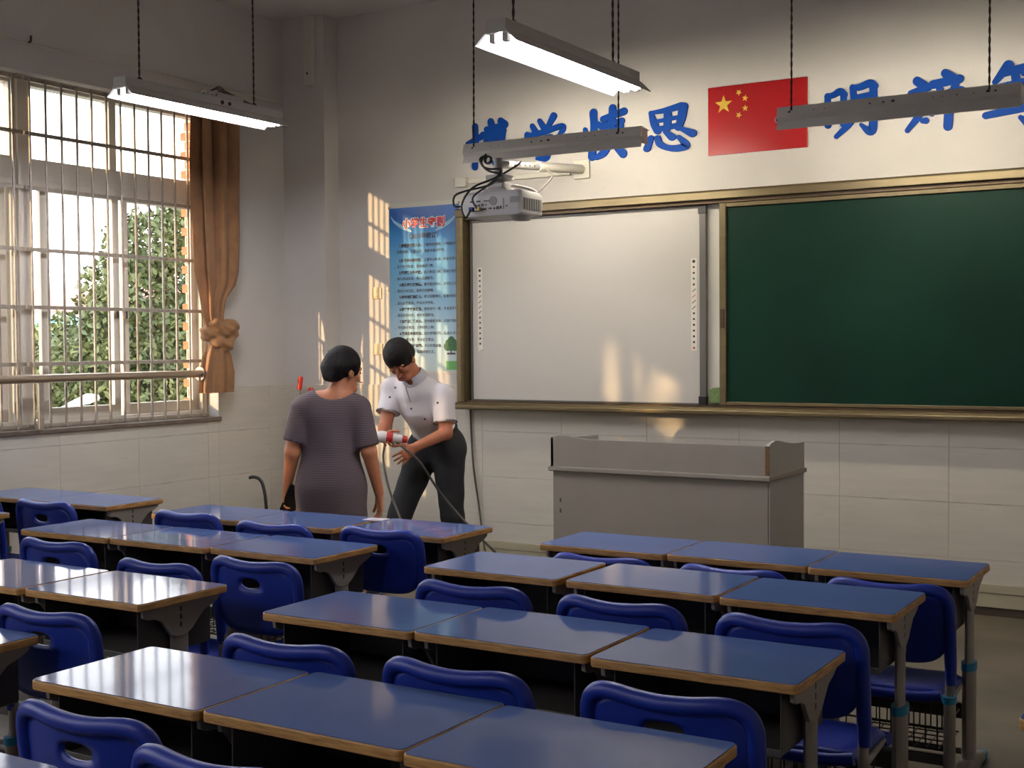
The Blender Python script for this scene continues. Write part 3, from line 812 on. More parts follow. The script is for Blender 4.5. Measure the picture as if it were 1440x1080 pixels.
# ------------------------------------------------------------------ desks
def make_desk():
    t = empty('school_desk')
    w, d, H = .2915, .2075, .755
    MB().prism(rrect(-w, w, -d, d, .018), 'z', H - .027, H - .0015).build('tabletop', M_ply, t, bevel=.004)
    MB().prism(rrect(-w + .0035, w - .0035, -d + .0035, d - .0035, .016), 'z', H - .0018, H).build('laminate', M_lam, t)
    # book box open towards the pupil
    b = MB()
    x0, x1, y0, y1, z0, z1 = -.235, .235, -.165, .17, .555, .722
    th = .004
    b.box(x0, x1, y0, y1, z0, z0 + th).box(x0, x0 + th, y0, y1, z0 + th, z1).box(x1 - th, x1, y0, y1, z0 + th, z1).box(x0 + th, x1 - th, y1 - th, y1, z0 + th, z1)
    b.box(x0, x1, y0 - .003, y0 + .006, z0 - .004, z0 + .018)
    b.build('book_box', M_dgrey, t, bevel=.002)
    for s in (-1, 1):
        xo = s * .262
        prof = [(-.175, .727), (-.172, .700), (-.150, .690), (-.120, .688), (-.092, .675), (-.070, .645), (-.050, .620), (-.02, .610), (.02, .612), (.05, .630), (.075, .655), (.105, .682), (.15, .697), (.18, .712), (.182, .727)]
        br = MB().prism(prof, 'x', xo - .0035 * s - .0, xo + .010 * s).build('side_bracket', M_grey, t, bevel=.002)
        sl = MB()
        for z_ in (.705, .678, .651):
            sl.box(xo + .0102 * s - .0004, xo + .0102 * s + .0004, -.010, -.002, z_ - .008, z_ + .008)
        sl.build('slot', M_port, br)
        def oval(rx, ry, n=16): return [(xo - s * .006 + rx * math.cos(2 * math.pi * k / n), ry * math.sin(2 * math.pi * k / n)) for k in range(n)]
        MB().prism(oval(.0145, .040), 'z', .40, .70).build('upper_post', M_grey, t, smooth=40)
        MB().prism(oval(.024, .048), 'z', .05, .41).build('lower_post', M_grey, t, smooth=40)
        MB().prism(oval(.027, .052), 'z', .392, .420).build('ring', M_ring, t, smooth=40)
        MB().prism([(-.20, 0.004), (.20, .004), (.20, .028), (.16, .046), (.06, .066), (-.06, .066), (-.16, .046), (-.20, .028)], 'x', xo - s * .006 - .026, xo - s * .006 + .026).build('foot', M_grey, t, bevel=.008)
        for q in (-1, 1):
            MB().box(xo - s * .006 - .029, xo - s * .006 + .029, q * .19 - .022, q * .19 + .022, 0, .036).build('foot_cap', M_ring, t, bevel=.008)
    MB().box(-.24, .24, -.012, .012, .205, .265).build('crossbar', M_dgrey, t, bevel=.004)
    MB().tube([(-.24, -.06, .10), (.24, -.06, .10)], .012, 8).build('foot_rest', M_dgrey, t, smooth=50)
    return t

def make_chair():
    t = empty('school_chair')
    # backrest: rounded panel with a hand hole, wrapped round the sitter; origin at seat centre, faces +y
    def back_y(x, z):
        return -.150 - .034 * (1 - (x / .215) ** 2) - .30 * max(0, z - .50) * .35
    zc, hz, hx = .655, .125, .205
    no = 48
    def outer(k, g):
        a = 2 * math.pi * k / no
        c, s_ = math.cos(a), math.sin(a)
        e = 0.38
        px = math.copysign(abs(c) ** e, c) * hx * (1 - .10 * max(0, -s_)) * g
        pz = math.copysign(abs(s_) ** (e + .12), s_) * hz * g
        if s_ < 0: pz *= 1.0
        return px, zc + pz
    def hole(k):
        a = 2 * math.pi * k / no
        return .050 * math.copysign(abs(math.cos(a)) ** .8, math.cos(a)), .722 + .019 * math.sin(a) - (.004 if math.sin(a) < 0 else 0)
    b = MB(); rings = 6
    vs = []; fs = []
    for j in range(rings + 1):
        tt = j / rings
        for k in range(no):
            o, h_ = outer(k, 1.0), hole(k)
            x = h_[0] + (o[0] - h_[0]) * tt; z_ = h_[1] + (o[1] - h_[1]) * tt
            vs.append((x, back_y(x, z_), z_))
    for j in range(rings):
        for k in range(no):
            a = j * no + k; c = j * no + (k + 1) % no
            fs.append((a, c, c + no, a + no))
    bk = b.add(vs, fs).build('backrest', M_chair, t, smooth=170)
    so = bk.modifiers.new('thick', 'SOLIDIFY'); so.thickness = .010; so.offset = 0
    # rolled rim over the top and down both sides
    pts = []
    side = [(-hx - .004, z_) for z_ in (.46, .52, .58, .66, .72)]
    arc = [(-hx - .002, .745), (-hx + .010, .772), (-hx + .035, .788), (-hx + .075, .792), (-.07, .786), (0, .783), (.07, .786), (hx - .075, .792), (hx - .035, .788), (hx - .010, .772), (hx + .002, .745)]
    side2 = [(hx + .004, z_) for z_ in (.72, .66, .58, .52, .46)]
    P = [(x, back_y(x, z_) - .002, z_) for x, z_ in side + arc + side2]
    P = bez(P, 3)
    rr = [.021] * len(P)
    for i in range(5):
        rr[i] = rr[-1 - i] = .017 + .001 * i
    MB().tube(P, rr, 10).build('rim', M_chair, t, smooth=60)
    for z_ in (.685, .655, .63, .605, .58):
        g = MB()
        for sgn in (-1,):
            xs = [-.14 + .28 * i / 8 for i in range(9)]
            for i in range(8):
                xa, xb = xs[i], xs[i + 1]
                g.add([(xa, back_y(xa, z_) - .0064, z_), (xb, back_y(xb, z_) - .0064, z_), (xb, back_y(xb, z_) - .0064, z_ + .003), (xa, back_y(xa, z_) - .0064, z_ + .003)], [(0, 1, 2, 3)])
        g.build('rib_line', M_chair, bk)
    # seat: dished shell with a deep rolled front edge
    nx, ny = 13, 12
    vs = []; fs = []
    for j in range(ny):
        v = j / (ny - 1)
        for i in range(nx):
            u = i / (nx - 1) * 2 - 1
            y = -.15 + .36 * v
            hw_ = .195 - .02 * (1 - v) - .03 * max(0, v - .88) / .12
            x = u * hw_
            z_ = .432 - .014 * (1 - u * u) * math.sin(math.pi * min(1, v * 1.1)) - .05 * max(0, v - .85) ** 1.5 / .15 ** 1.5 * .8 - .022 * max(0, abs(u) - .82) / .18
            vs.append((x, y, z_))
    for j in range(ny - 1):
        for i in range(nx - 1):
            a = j * nx + i
            fs.append((a, a + 1, a + 1 + nx, a + nx))
    st = MB().add(vs, fs).build('seat', M_chair, t, smooth=170)
    so = st.modifiers.new('thick', 'SOLIDIFY'); so.thickness = .022; so.offset = -1
    MB().tube(bez([(-.19, .19, .385), (-.1, .206, .383), (.1, .206, .383), (.19, .19, .385)], 4), .022, 10).build('seat_front_roll', M_chair, st, smooth=60)
    MB().tube(bez([(-.175, -.145, .415), (-.08, -.156, .405), (.08, -.156, .405), (.175, -.145, .415)], 4), .019, 10).build('seat_back_roll', M_chair, st, smooth=60)
    for s in (-1, 1):
        x = s * .205
        yb = -.152
        MB().tube([(x, yb, .36), (x, yb, .50)], .0155, 10).build('upper_post', M_grey, t, smooth=50)
        MB().prism([(x + .020 * math.cos(2 * math.pi * k / 14), yb + .030 * math.sin(2 * math.pi * k / 14)) for k in range(14)], 'z', .05, .37).build('leg', M_grey, t, smooth=40)
        MB().prism([(x + .024 * math.cos(2 * math.pi * k / 14), yb + .034 * math.sin(2 * math.pi * k / 14)) for k in range(14)], 'z', .352, .376).build('ring', M_ring, t, smooth=40)
        MB().prism([(-.20, .004), (.19, .004), (.19, .026), (.12, .050), (-.17, .056), (-.20, .030)], 'x', x - .022, x + .022).build('foot', M_grey, t, bevel=.007)
        for q in (-.19, .18):
            MB().box(x - .025, x + .025, q - .02, q + .02, 0, .034).build('foot_cap', M_ring, t, bevel=.007)
        MB().tube([(x - s * .01, yb, .385), (x - s * .03, .17, .385)], .012, 8).build('seat_rail', M_grey, t, smooth=50)
    # wire basket under the seat
    w = MB()
    for (z_, yy) in ((.30, -.14), (.30, .13), (.22, -.13), (.22, .12)):
        w.tube([(-.18, yy, z_), (.18, yy, z_)], .004, 5)
    for s in (-1, 1):
        w.tube([(s * .18, -.14, .30), (s * .18, .13, .30)], .004, 5)
    for k in range(9):
        x = -.16 + .04 * k
        w.tube([(x, -.14, .385), (x, -.135, .22), (x, .12, .22), (x, .13, .385)], .0028, 4)
    for k in range(4):
        w.tube([(-.18, -.08 + .055 * k, .22), (.18, -.08 + .055 * k, .22)], .0028, 4)
    w.build('wire_basket', M_wire, t)
    MB().box(-.19, .19, yb - .011, yb + .011, .13, .165).build('stretcher', M_dgrey, t, bevel=.003)
    return t

desk0, chair0 = make_desk(), make_chair()
first = {'d': True, 'c': True}
def place_desk(xc, yn, label, group, rz=0.0):
    o = desk0 if first['d'] else copy_tree(desk0); first['d'] = False
    o.location = (xc, yn + .2075, 0); o.rotation_euler = (0, 0, math.radians(rz))
    tag(o, label, 'desk', group)
def place_chair(xc, yb, label, group, rz=0.0, drop=0.0):
    o = chair0 if first['c'] else copy_tree(chair0); first['c'] = False
    o.location = (xc, yb + .225, 0); o.rotation_euler = (0, 0, math.radians(rz))
    for ch in o.children:
        if ch.name.split('.')[0] in ('backrest', 'rim', 'seat', 'upper_post', 'wire_basket', 'seat_rail'):
            ch.location.z = -drop
    tag(o, label, 'chair', group)

POS3 = ('left', 'middle', 'right')
GR = 'blue topped desks of the right block'
RB = [('row right before the podium', 4.68, (-2.435, -1.848, -1.262)), ('second row from the podium', 3.985, (-2.545, -1.928, -1.335)),
      ('third row from the podium', 3.045, (-2.508, -1.922, -1.325)), ('nearest full row', 2.13, (-2.457, -1.868, -1.281))]
for rn, yn, xs in RB:
    for i, x in enumerate(xs):
        place_desk(x, yn + (.0, .01, -.005)[i], 'blue topped desk, %s of three in the %s' % (POS3[i], rn), GR, (0.4, -.3, .2)[i])
place_desk(-2.40, 1.295, 'blue topped desk whose corner shows at the bottom left photo edge', GR)
place_desk(-1.812, 1.275, 'blue topped desk just peeping in at the bottom edge, beside the corner one', GR)
place_desk(-.225, 3.015, 'blue topped desk of which one corner shows at the right photo edge', 'blue topped desks of the far right block')
GL = 'blue topped desks of the middle block'
LB = [('row in front of the woman', 4.60, (-4.67, -4.08, -3.463)), ('second row behind the woman', 3.90, (-4.78, -4.19, -3.60)), ]
for rn, yn, xs in LB:
    for i, x in enumerate(xs):
        place_desk(x, yn + (-.01, .0, .02)[i], 'blue topped desk, %s of three in the %s' % (POS3[i], rn), GL, (0.5, .2, -.6)[i])
place_desk(-3.515, 2.93, 'blue topped desk with the brightest window reflection, right end of its row', GL)
place_desk(-4.11, 2.92, 'blue topped desk cut by the left edge, next to the brightly reflecting one', GL)
place_desk(-3.435, 2.065, 'blue topped desk of which one corner shows at the left photo edge', GL)
GW = 'blue topped desks under the window'
place_desk(-5.672, 4.67, 'blue topped desk under the window, right end of the row', GW)
place_desk(-6.262, 4.68, 'blue topped desk under the window, second from the right end', GW)
place_desk(-5.915, 3.85, 'blue topped desk under the window with only its corner showing at the left edge', GW)

GC = 'blue chairs of the right block'
for rn, lst in (('first row of the right block', ((-2.335, 4.455), (-1.775, 4.455), (-1.205, 4.46))), ('second row of the right block', ((-2.325, 3.505), (-1.77, 3.505), (-1.23, 3.50))),
                ('third row of the right block', ((-2.32, 2.575), (-1.765, 2.58), (-1.215, 2.63)))):
    for i, (x, y) in enumerate(lst):
        place_chair(x, y, 'blue plastic chair, %s of three in the %s' % (POS3[i], rn), GC, (1, -1.5, .5)[i], .045 if rn.startswith('first') else 0)
place_chair(-2.255, 1.85, 'blue plastic chair at the bottom left corner, left of the two', GC)
place_chair(-1.775, 1.755, 'blue plastic chair at the bottom edge, right of the two there', GC)
GM = 'blue chairs of the middle block'
for i, (x, y) in enumerate(((-4.525, 4.385), (-3.97, 4.365), (-3.37, 4.39))):
    place_chair(x, y, 'blue plastic chair, %s of three in the row nearest the woman' % POS3[i], GM, (-2, 1, -1)[i], .012 if i == 1 else 0)
for i, (x, y) in enumerate(((-4.35, 3.475), (-3.79, 3.50), (-3.29, 3.515))):
    place_chair(x, y, 'blue plastic chair, %s of three in the second row behind the woman' % POS3[i], GM, (0, 1, -2)[i], .045 if i == 1 else 0)
place_chair(-3.235, 2.53, 'blue plastic chair at the left edge beside the nearest left desk corner', GM)
place_chair(-5.53, 4.36, 'blue plastic chair at the desk under the window, right one', 'blue chairs under the window')
place_chair(-6.12, 4.36, 'blue plastic chair under the window, mostly cut off by the left edge', 'blue chairs under the window')
M_paper = mat('pale_paper', (206, 196, 200), .6)
nb = MB()
nb.box(-.055, .055, -.04, .04, 0, .004)
tag(nb.build('notebook', M_paper, loc=(-3.79, 4.945, .7552)), 'thin pale notebook lying at the back edge of a front desk', 'notebook')
bpy.data.objects[-1 if False else 'notebook'].rotation_euler = (0, 0, math.radians(4))

# ------------------------------------------------------------------ implicit surfaces for bodies and clothes
def smin(a, b, k):
    h = np.clip(.5 + .5 * (b - a) / k, 0, 1)
    return b + (a - b) * h - k * h * (1 - h)
class SDF:
    def __init__(s, lo, hi, h, xf=None):
        s.lo = np.array(lo, float); s.h = h
        s.n = np.ceil((np.array(hi) - s.lo) / h).astype(int) + 1
        s.f = np.full(s.n, 9.0, np.float32)
        s.ax = [s.lo[i] + h * np.arange(s.n[i]) for i in range(3)]
        s.xf = xf
    def P(s, p):
        return np.array((s.xf @ Vector(p)) if s.xf else Vector(p), float)
    def win(s, lo, hi):
        sl = []
        for i in range(3):
            a = int(np.clip(np.floor((lo[i] - s.lo[i]) / s.h), 0, s.n[i] - 1)); b = int(np.clip(np.ceil((hi[i] - s.lo[i]) / s.h) + 1, a + 1, s.n[i]))
            sl.append(slice(a, b))
        g = np.meshgrid(s.ax[0][sl[0]], s.ax[1][sl[1]], s.ax[2][sl[2]], indexing='ij', sparse=True)
        return tuple(sl), g
    def put(s, sl, d, k, op):
        cur = s.f[sl]
        if op == '+': s.f[sl] = smin(cur, d, k) if k > 0 else np.minimum(cur, d)
        elif op == '-': s.f[sl] = -smin(-cur, d, max(k, 1e-4))
    def cap(s, a, b, ra, rb, k=.01, flat=None, op='+', wob=None):
        """tapered capsule; flat=(axis, s): squeeze along that direction by s (>1 thinner)"""
        a, b = s.P(a), s.P(b)
        pad = max(ra, rb) + 3 * k + .02
        sl, (X, Y, Z) = s.win(np.minimum(a, b) - pad, np.maximum(a, b) + pad)
        ab = b - a; L2 = ab @ ab + 1e-12
        px, py, pz = X - a[0], Y - a[1], Z - a[2]
        t = np.clip((px * ab[0] + py * ab[1] + pz * ab[2]) / L2, 0, 1)
        dx, dy, dz = px - t * ab[0], py - t * ab[1], pz - t * ab[2]
        if flat:
            n = np.array((s.xf.to_3x3() @ Vector(flat[0])) if s.xf else Vector(flat[0])); n = n / np.linalg.norm(n)
            q = (dx * n[0] + dy * n[1] + dz * n[2]) * (flat[1] - 1)
            dx, dy, dz = dx + q * n[0], dy + q * n[1], dz + q * n[2]
        d = np.sqrt(dx * dx + dy * dy + dz * dz) - (ra + (rb - ra) * t)
        s.put(sl, d, k, op); return s
    def ell(s, c, r, k=.01, rot=None, op='+'):
        """ellipsoid; rot: 3x3 Matrix of its own axes"""
        c = s.P(c); R = Matrix.Identity(3)
        if s.xf: R = s.xf.to_3x3().normalized()
        if rot is not None: R = R @ rot
        R = np.array(R)
        pad = max(r) + 3 * k + .02
        sl, (X, Y, Z) = s.win(c - pad, c + pad)
        px, py, pz = X - c[0], Y - c[1], Z - c[2]
        u = [px * R[0, i] + py * R[1, i] + pz * R[2, i] for i in range(3)]
        k0 = np.sqrt((u[0] / r[0]) ** 2 + (u[1] / r[1]) ** 2 + (u[2] / r[2]) ** 2)
        k1 = np.sqrt((u[0] / r[0] ** 2) ** 2 + (u[1] / r[1] ** 2) ** 2 + (u[2] / r[2] ** 2) ** 2)
        d = k0 * (k0 - 1) / np.maximum(k1, 1e-6)
        s.put(sl, d, k, op); return s
    def cut(s, p, n, lo=None, hi=None, k=0.0):
        """remove everything on the +n side of p (optionally within a box)"""
        p = s.P(p); n = np.array((s.xf.to_3x3() @ Vector(n)) if s.xf else Vector(n)); n = n / np.linalg.norm(n)
        sl, (X, Y, Z) = s.win(s.lo if lo is None else np.array(lo), s.ax_hi() if hi is None else np.array(hi))
        d = (X - p[0]) * n[0] + (Y - p[1]) * n[1] + (Z - p[2]) * n[2]
        s.f[sl] = np.maximum(s.f[sl], d); return s
    def ax_hi(s): return np.array([a[-1] for a in s.ax])
    def disp(s, fn):
        X, Y, Z = np.meshgrid(*s.ax, indexing='ij', sparse=True)
        s.f = (s.f + fn(X, Y, Z)).astype(np.float32); return s
    def mesh(s, name, m, parent=None, loc=None):
        f = s.f; S = f < 0
        nx, ny, nz = f.shape
        def C_(i, j, k): return S[i:nx - 1 + i, j:ny - 1 + j, k:nz - 1 + k]
        cnt = sum(C_(i, j, k).astype(np.int8) for i in (0, 1) for j in (0, 1) for k in (0, 1))
        act = (cnt > 0) & (cnt < 8)
        I = np.argwhere(act)
        idx = np.full(act.shape, -1, np.int64); idx[tuple(I.T)] = np.arange(len(I))
        acc = np.zeros((len(I), 3)); num = np.zeros(len(I))
        corners = [(i, j, k) for i in (0, 1) for j in (0, 1) for k in (0, 1)]
        val = {c: f[I[:, 0] + c[0], I[:, 1] + c[1], I[:, 2] + c[2]] for c in corners}
        for a in corners:
            for ax in range(3):
                if a[ax] == 0:
                    b = list(a); b[ax] = 1; b = tuple(b)
                    va, vb = val[a], val[b]
                    m_ = (va < 0) != (vb < 0)
                    t = np.where(m_, va / np.where(m_, va - vb, 1), 0)
                    p = np.array(a, float)[None, :].repeat(len(I), 0); p[:, ax] += t
                    acc[m_] += p[m_]; num[m_] += 1
        V = (I + acc / num[:, None]) * s.h + s.lo
        quads = []
        for ax in range(3):
            o = [1, 1, 1]; o[ax] = 0
            A = S[tuple(slice(1 if o[d] else 0, (S.shape[d] - 1)) for d in range(3))]
            B = S[tuple(slice(1, S.shape[d]) if d == ax else slice(1, S.shape[d] - 1) for d in range(3))]
            E = np.argwhere(A != B)
            if not len(E): continue
            base = E + np.array(o)
            inside = A[tuple(E.T)]
            d1, d2 = [d for d in range(3) if d != ax]
            e1 = np.zeros(3, int); e1[d1] = 1; e2 = np.zeros(3, int); e2[d2] = 1
            q = np.stack([idx[tuple((base - e1 - e2).T)], idx[tuple((base - e2).T)], idx[tuple(base.T)], idx[tuple((base - e1).T)]], 1)
            flip = inside if ax != 1 else ~inside
            q[~flip] = q[~flip][:, ::-1]
            quads.append(q)
        Q = np.concatenate(quads); Q = Q[(Q >= 0).all(1)]
        me = bpy.data.meshes.new(name)
        me.vertices.add(len(V)); me.vertices.foreach_set('co', V.astype(np.float32).ravel())
        me.loops.add(len(Q) * 4); me.loops.foreach_set('vertex_index', Q.ravel().astype(np.int32))
        me.polygons.add(len(Q)); me.polygons.foreach_set('loop_start', np.arange(0, len(Q) * 4, 4, dtype=np.int32))
        me.update(calc_edges=True); me.validate()
        me.polygons.foreach_set('use_smooth', [True] * len(me.polygons))
        me.materials.append(m)
        o = bpy.data.objects.new(name, me); C.objects.link(o)
        if parent is not None: o.parent = parent
        if loc is not None: o.location = loc
        sm = o.modifiers.new('relax', 'SMOOTH'); sm.factor = .5; sm.iterations = 3
        return o

M_skin = mat('skin', (196, 128, 92), .5, spec=.35, var=.10, vscale=9)
M_skin2 = mat('tanned_skin', (176, 110, 80), .5, spec=.35, var=.10, vscale=9)
M_hair = mat('black_hair', (22, 16, 14), .6, spec=.18, var=.4, vscale=60, stretch=(1, 1, .15), bump=.5, bscale=160)
M_shirt = mat('white_polo_cloth', (214, 206, 206), .85, bump=.15, bscale=300)
M_trou = mat('black_trouser_cloth', (24, 24, 28), .85, bump=.1, bscale=200)
M_shoe = mat('black_shoe_leather', (22, 20, 20), .4)
M_lips = mat('lips', (150, 84, 72), .5); M_eye = mat('dark_eye', (30, 22, 20), .3)
def dress_mat():
    m = mat('striped_dress_cloth', (84, 70, 74), .9, bump=.1, bscale=300)
    nt = m.node_tree; bs = nt.nodes['Principled BSDF']
    tc = nt.nodes.new('ShaderNodeTexCoord'); wv = nt.nodes.new('ShaderNodeTexWave'); rp = nt.nodes.new('ShaderNodeValToRGB')
    wv.bands_direction = 'Z'; wv.inputs['Scale'].default_value = 34.0; wv.inputs['Distortion'].default_value = .6; wv.inputs['Detail'].default_value = 1
    rp.color_ramp.elements[0].position = .45; rp.color_ramp.elements[0].color = lin((70, 59, 64))
    rp.color_ramp.elements[1].position = .75; rp.color_ramp.elements[1].color = lin((110, 94, 96))
    nt.links.new(tc.outputs['Object'], wv.inputs['Vector']); nt.links.new(wv.outputs['Fac'], rp.inputs[0]); nt.links.new(rp.outputs[0], bs.inputs['Base Color'])
    return m
M_dress = dress_mat()

def add_hand(S, wrist, dirn, palm_n, thumb, curl=(20, 30, 25), size=1.0, spread=6.0, k=.004, tcurl=15):
    """palm and five fingers. dirn: wrist->knuckles, palm_n: out of the palm, thumb: side the thumb is on"""
    w = Vector(wrist); d = Vector(dirn).normalized()
    n = Vector(palm_n); n = (n - d * n.dot(d)).normalized()
    t = Vector(thumb); t = (t - d * t.dot(d) - n * t.dot(n)).normalized()
    q = size
    for u in (-.026, -.009, .009, .026):
        S.cap(w + t * u * .55 * q + d * .008 * q, w + t * u * q + d * .088 * q, .014 * q, .0115 * q, .010)
    S.cap(w + t * .016 * q + d * .02 * q - n * -.004, w + t * .034 * q + d * .050 * q + n * .006, .015 * q, .013 * q, .008)
    for (u, L, r, off) in ((.030, .074, .0085, 1), (.010, .082, .0088, .3), (-.010, .076, .0084, -.4), (-.029, .060, .0074, -1.1)):
        p = w + t * u * q + d * .088 * q
        a = math.radians(spread * off); dd = (d * math.cos(a) + t * math.sin(a)).normalized()
        seg = (.45, .30, .25); tot = 0
        for i in range(3):
            tot += math.radians(curl[i])
            v = dd * math.cos(tot) + n * math.sin(tot)
            p2 = p + v * L * seg[i] * q
            S.cap(p, p2, r * (1 - .07 * i) * q, r * (.95 - .07 * i) * q, k)
            p = p2
    p = w + t * .030 * q + d * .034 * q + n * .004
    a = math.radians(42); v = (d * math.cos(a) + t * math.sin(a)).normalized()
    for i, L in enumerate((.036, .031, .025)):
        b = math.radians(tcurl * i)
        vv = (v * math.cos(b) + (n * .7 + d * .7).normalized() * math.sin(b))
        p2 = p + vv * L * q
        S.cap(p, p2, (.0125, .0105, .0095)[i] * q, (.0105, .0095, .008)[i] * q, k)
        p = p2

def head_parts(S, H):
    """skull, face and ears into body field S; H: 4x4 of the head (x right, y face forward, z up)"""
    x0 = S.xf
    S.xf = (x0 @ H) if x0 else H
    S.ell((0, -.012, .035), (.074, .094, .088), .01)
    S.ell((0, .022, -.045), (.056, .064, .066), .03)
    S.cap((-.025, .070, -.085), (.025, .070, -.085), .020, .020, .02)
    S.cap((0, .086, .012), (0, .108, -.030), .008, .0125, .008)
    S.cap((-.012, .096, -.034), (.012, .096, -.034), .008, .008, .005)
    S.cap((-.045, .070, .026), (.045, .070, .026), .012, .012, .012)
    S.cap((-.045, .062, -.022), (-.035, .070, -.020), .016, .016, .02); S.cap((.045, .062, -.022), (.035, .070, -.020), .016, .016, .02)
    for s in (-1, 1):
        S.ell((s * .032, .093, .008), (.015, .010, .009), .006, op='-')
        S.ell((s * .032, .082, .006), (.0135, .0095, .0105), .002)
        S.ell((s * .079, -.008, -.012), (.010, .021, .033), .004)
        S.ell((s * .088, -.002, -.010), (.006, .011, .018), .004, op='-')
    S.xf = x0
def face_bits(H, base, eyes_closed=False):
    def bit(nm, fn, mt):
        S = SDF((-.12, -.02, -.14), (.12, .16, .14), .0022)
        fn(S); o = S.mesh(nm, mt, base); o.matrix_local = H; o.modifiers.clear(); return o
    for s in (-1, 1):
        bit('eyebrow', lambda S: S.cap((s * .016, .0845, .030), (s * .048, .0735, .033), .0038, .0026, .002), M_hair)
        bit('eye', lambda S: S.ell((s * .032, .0905, .005), (.0095, .0035, .0035), .002), M_eye)
    bit('mouth', lambda S: (S.cap((-.020, .0855, -.062), (.020, .0855, -.062), .0055, .0055, .003), S.cap((-.014, .086, -.070), (.014, .086, -.070), .006, .006, .003)), M_lips)

def fold(amp, fx, fz, ph=0.0):
    return lambda X, Y, Z: amp * np.sin(fx * X + 2.1 * np.sin(fz * Z + ph) + 3 * Y) * np.sin(fz * Z * 1.3 + 1.7 * X * 6 + ph)

# ------------------------------------------------------------------ woman seen from behind
wd = Vector((-.62, .785, 0)).normalized()                       # looking direction of the camera at her
a_f = math.atan2(wd.y, wd.x) - math.pi / 2 - math.radians(6)    # her facing, turned a little to the right
wo = tag(empty('person', (-4.455, 5.42, 0), a_f), 'woman seen from behind in a grey striped dress, short black hair, phone in left hand', 'person')
S = SDF((-.36, -.26, -.01), (.40, .32, 1.64), .0055)
HW = Matrix.Translation((.070, .035, 1.466)) @ Matrix.Rotation(math.radians(-46), 4, 'Z') @ Matrix.Rotation(math.radians(-14), 4, 'X')
S.cap((0, .0, 1.18), (0, .0, 1.02), .135, .125, .02, ((0, 1, 0), 1.30)).cap((0, 0, 1.02), (0, -.01, .84), .128, .165, .03, ((0, 1, 0), 1.25))
S.cap((-.125, -.005, 1.27), (.135, -.005, 1.27), .055, .055, .05)
S.cap((-.06, -.01, 1.315), (.085, 0, 1.315), .045, .045, .05)
S.cap((.020, -.005, 1.30), (.055, .02, 1.42), .056, .050, .03)
head_parts(S, HW)
for s, el, wr in ((-1, (-.205, -.035, 1.03), (-.243, .02, .85)), (1, (.208, -.045, 1.03), (.256, .02, .795))):
    S.cap((s * .165, -.005, 1.265), el, .050, .043, .03).cap(el, wr, .042, .027, .015)
add_hand(S, (-.243, .02, .85), (-.06, .06, -1), (1, -.5, .05), (.4, 1, .2), (24, 40, 34), 1.04)
add_hand(S, (.256, .02, .795), (.05, .06, -1), (-1, -.35, 0), (-.3, 1, 0), (18, 26, 20), 1.02)
for s in (-1, 1):
    S.cap((s * .085, 0, .82), (s * .085, .01, .46), .095, .058, .02).cap((s * .085, .01, .46), (s * .085, -.01, .09), .055, .036, .02)
    S.cap((s * .085, -.02, .05), (s * .095, .13, .03), .034, .028, .02)
S.mesh('body', M_skin, wo)
face_bits(HW, wo)
D = SDF((-.36, -.26, .40), (.38, .26, 1.40), .0065)
D.cap((0, 0, 1.20), (0, 0, 1.02), .150, .146, .02, ((0, 1, 0), 1.28)).cap((0, 0, 1.02), (0, -.01, .84), .148, .188, .04, ((0, 1, 0), 1.25)).cap((0, -.01, .84), (0, -.005, .46), .186, .205, .05, ((0, 1, 0), 1.30))
D.cap((-.130, -.005, 1.268), (.140, -.005, 1.268), .066, .066, .05)
D.cap((-.06, -.012, 1.312), (.085, -.002, 1.312), .054, .054, .05)
D.disp(fold(.006, 22, 5, .4))
D.cut((0, 0, .50), (0, 0, -1))
SL = SDF((-.36, -.26, .40), (.38, .26, 1.40), .0065)
for s in (-1, 1):
    SL.cap((s * .155, -.005, 1.262), (s * .203, -.040, 1.02), .063, .070, .0, None)
SL.cut((-.205, -.035, 1.085), (-.25, -.1, -1), hi=(0, .3, 1.5)); SL.cut((.205, -.04, 1.055), (.25, -.1, -1), lo=(0, -.3, .3))
D.f = smin(D.f, SL.f, .028).astype(np.float32)
# scooped neckline
D.ell((.020, -.005, 1.375), (.108, .115, .078), .006, op='-')
D.mesh('dress', M_dress, wo)
b = MB()
seam = [(.0, -.1245 - .0, 1.28), (.0, -.1185, 1.20), (-.0, -.1185, 1.10), (-.0, -.1195, 1.0)]
Hr = SDF((-.14, -.15, -.15), (.14, .14, .17), .005)
Hr.ell((0, -.020, .038), (.087, .106, .097), .01)
Hr.cap((-.050, -.072, .0), (.050, -.072, .0), .042, .042, .04).cap((-.035, -.074, -.050), (.035, -.074, -.050), .028, .028, .03)
Hr.cap((-.075, -.01, .02), (-.078, .005, -.03), .022, .016, .03).cap((.075, .0, .03), (.076, .022, -.005), .022, .014, .03)
Hr.ell((0, .125, -.045), (.078, .085, .105), .012, op='-')
Hr.ell((.092, -.004, -.035), (.022, .026, .034), .008, op='-'); Hr.ell((-.092, -.004, -.035), (.022, .026, .034), .008, op='-')
Hr.disp(lambda X, Y, Z: .0022 * np.sin(90 * np.arctan2(X, -Y - .02) * .5) * np.sin(18 * Z + 4 * X))
hr_o = Hr.mesh('hair', M_hair, wo); hr_o.matrix_local = HW
for s in (-1, 1):
    q = SDF((-.06, -.08, -.005), (.06, .20, .10), .005)
    q.cap((0, -.025, .035), (0, .11, .028), .044, .040, .02).cut((0, 0, .002), (0, 0, -1)).cut((0, 0, .075), (0, 0, 1))
    q.mesh('shoe', M_shoe, wo, (s * .088, 0, 0))
ph = tag(empty('phone', wo.location, a_f), 'dark phone held in the left hand of the woman in the dress', 'phone')
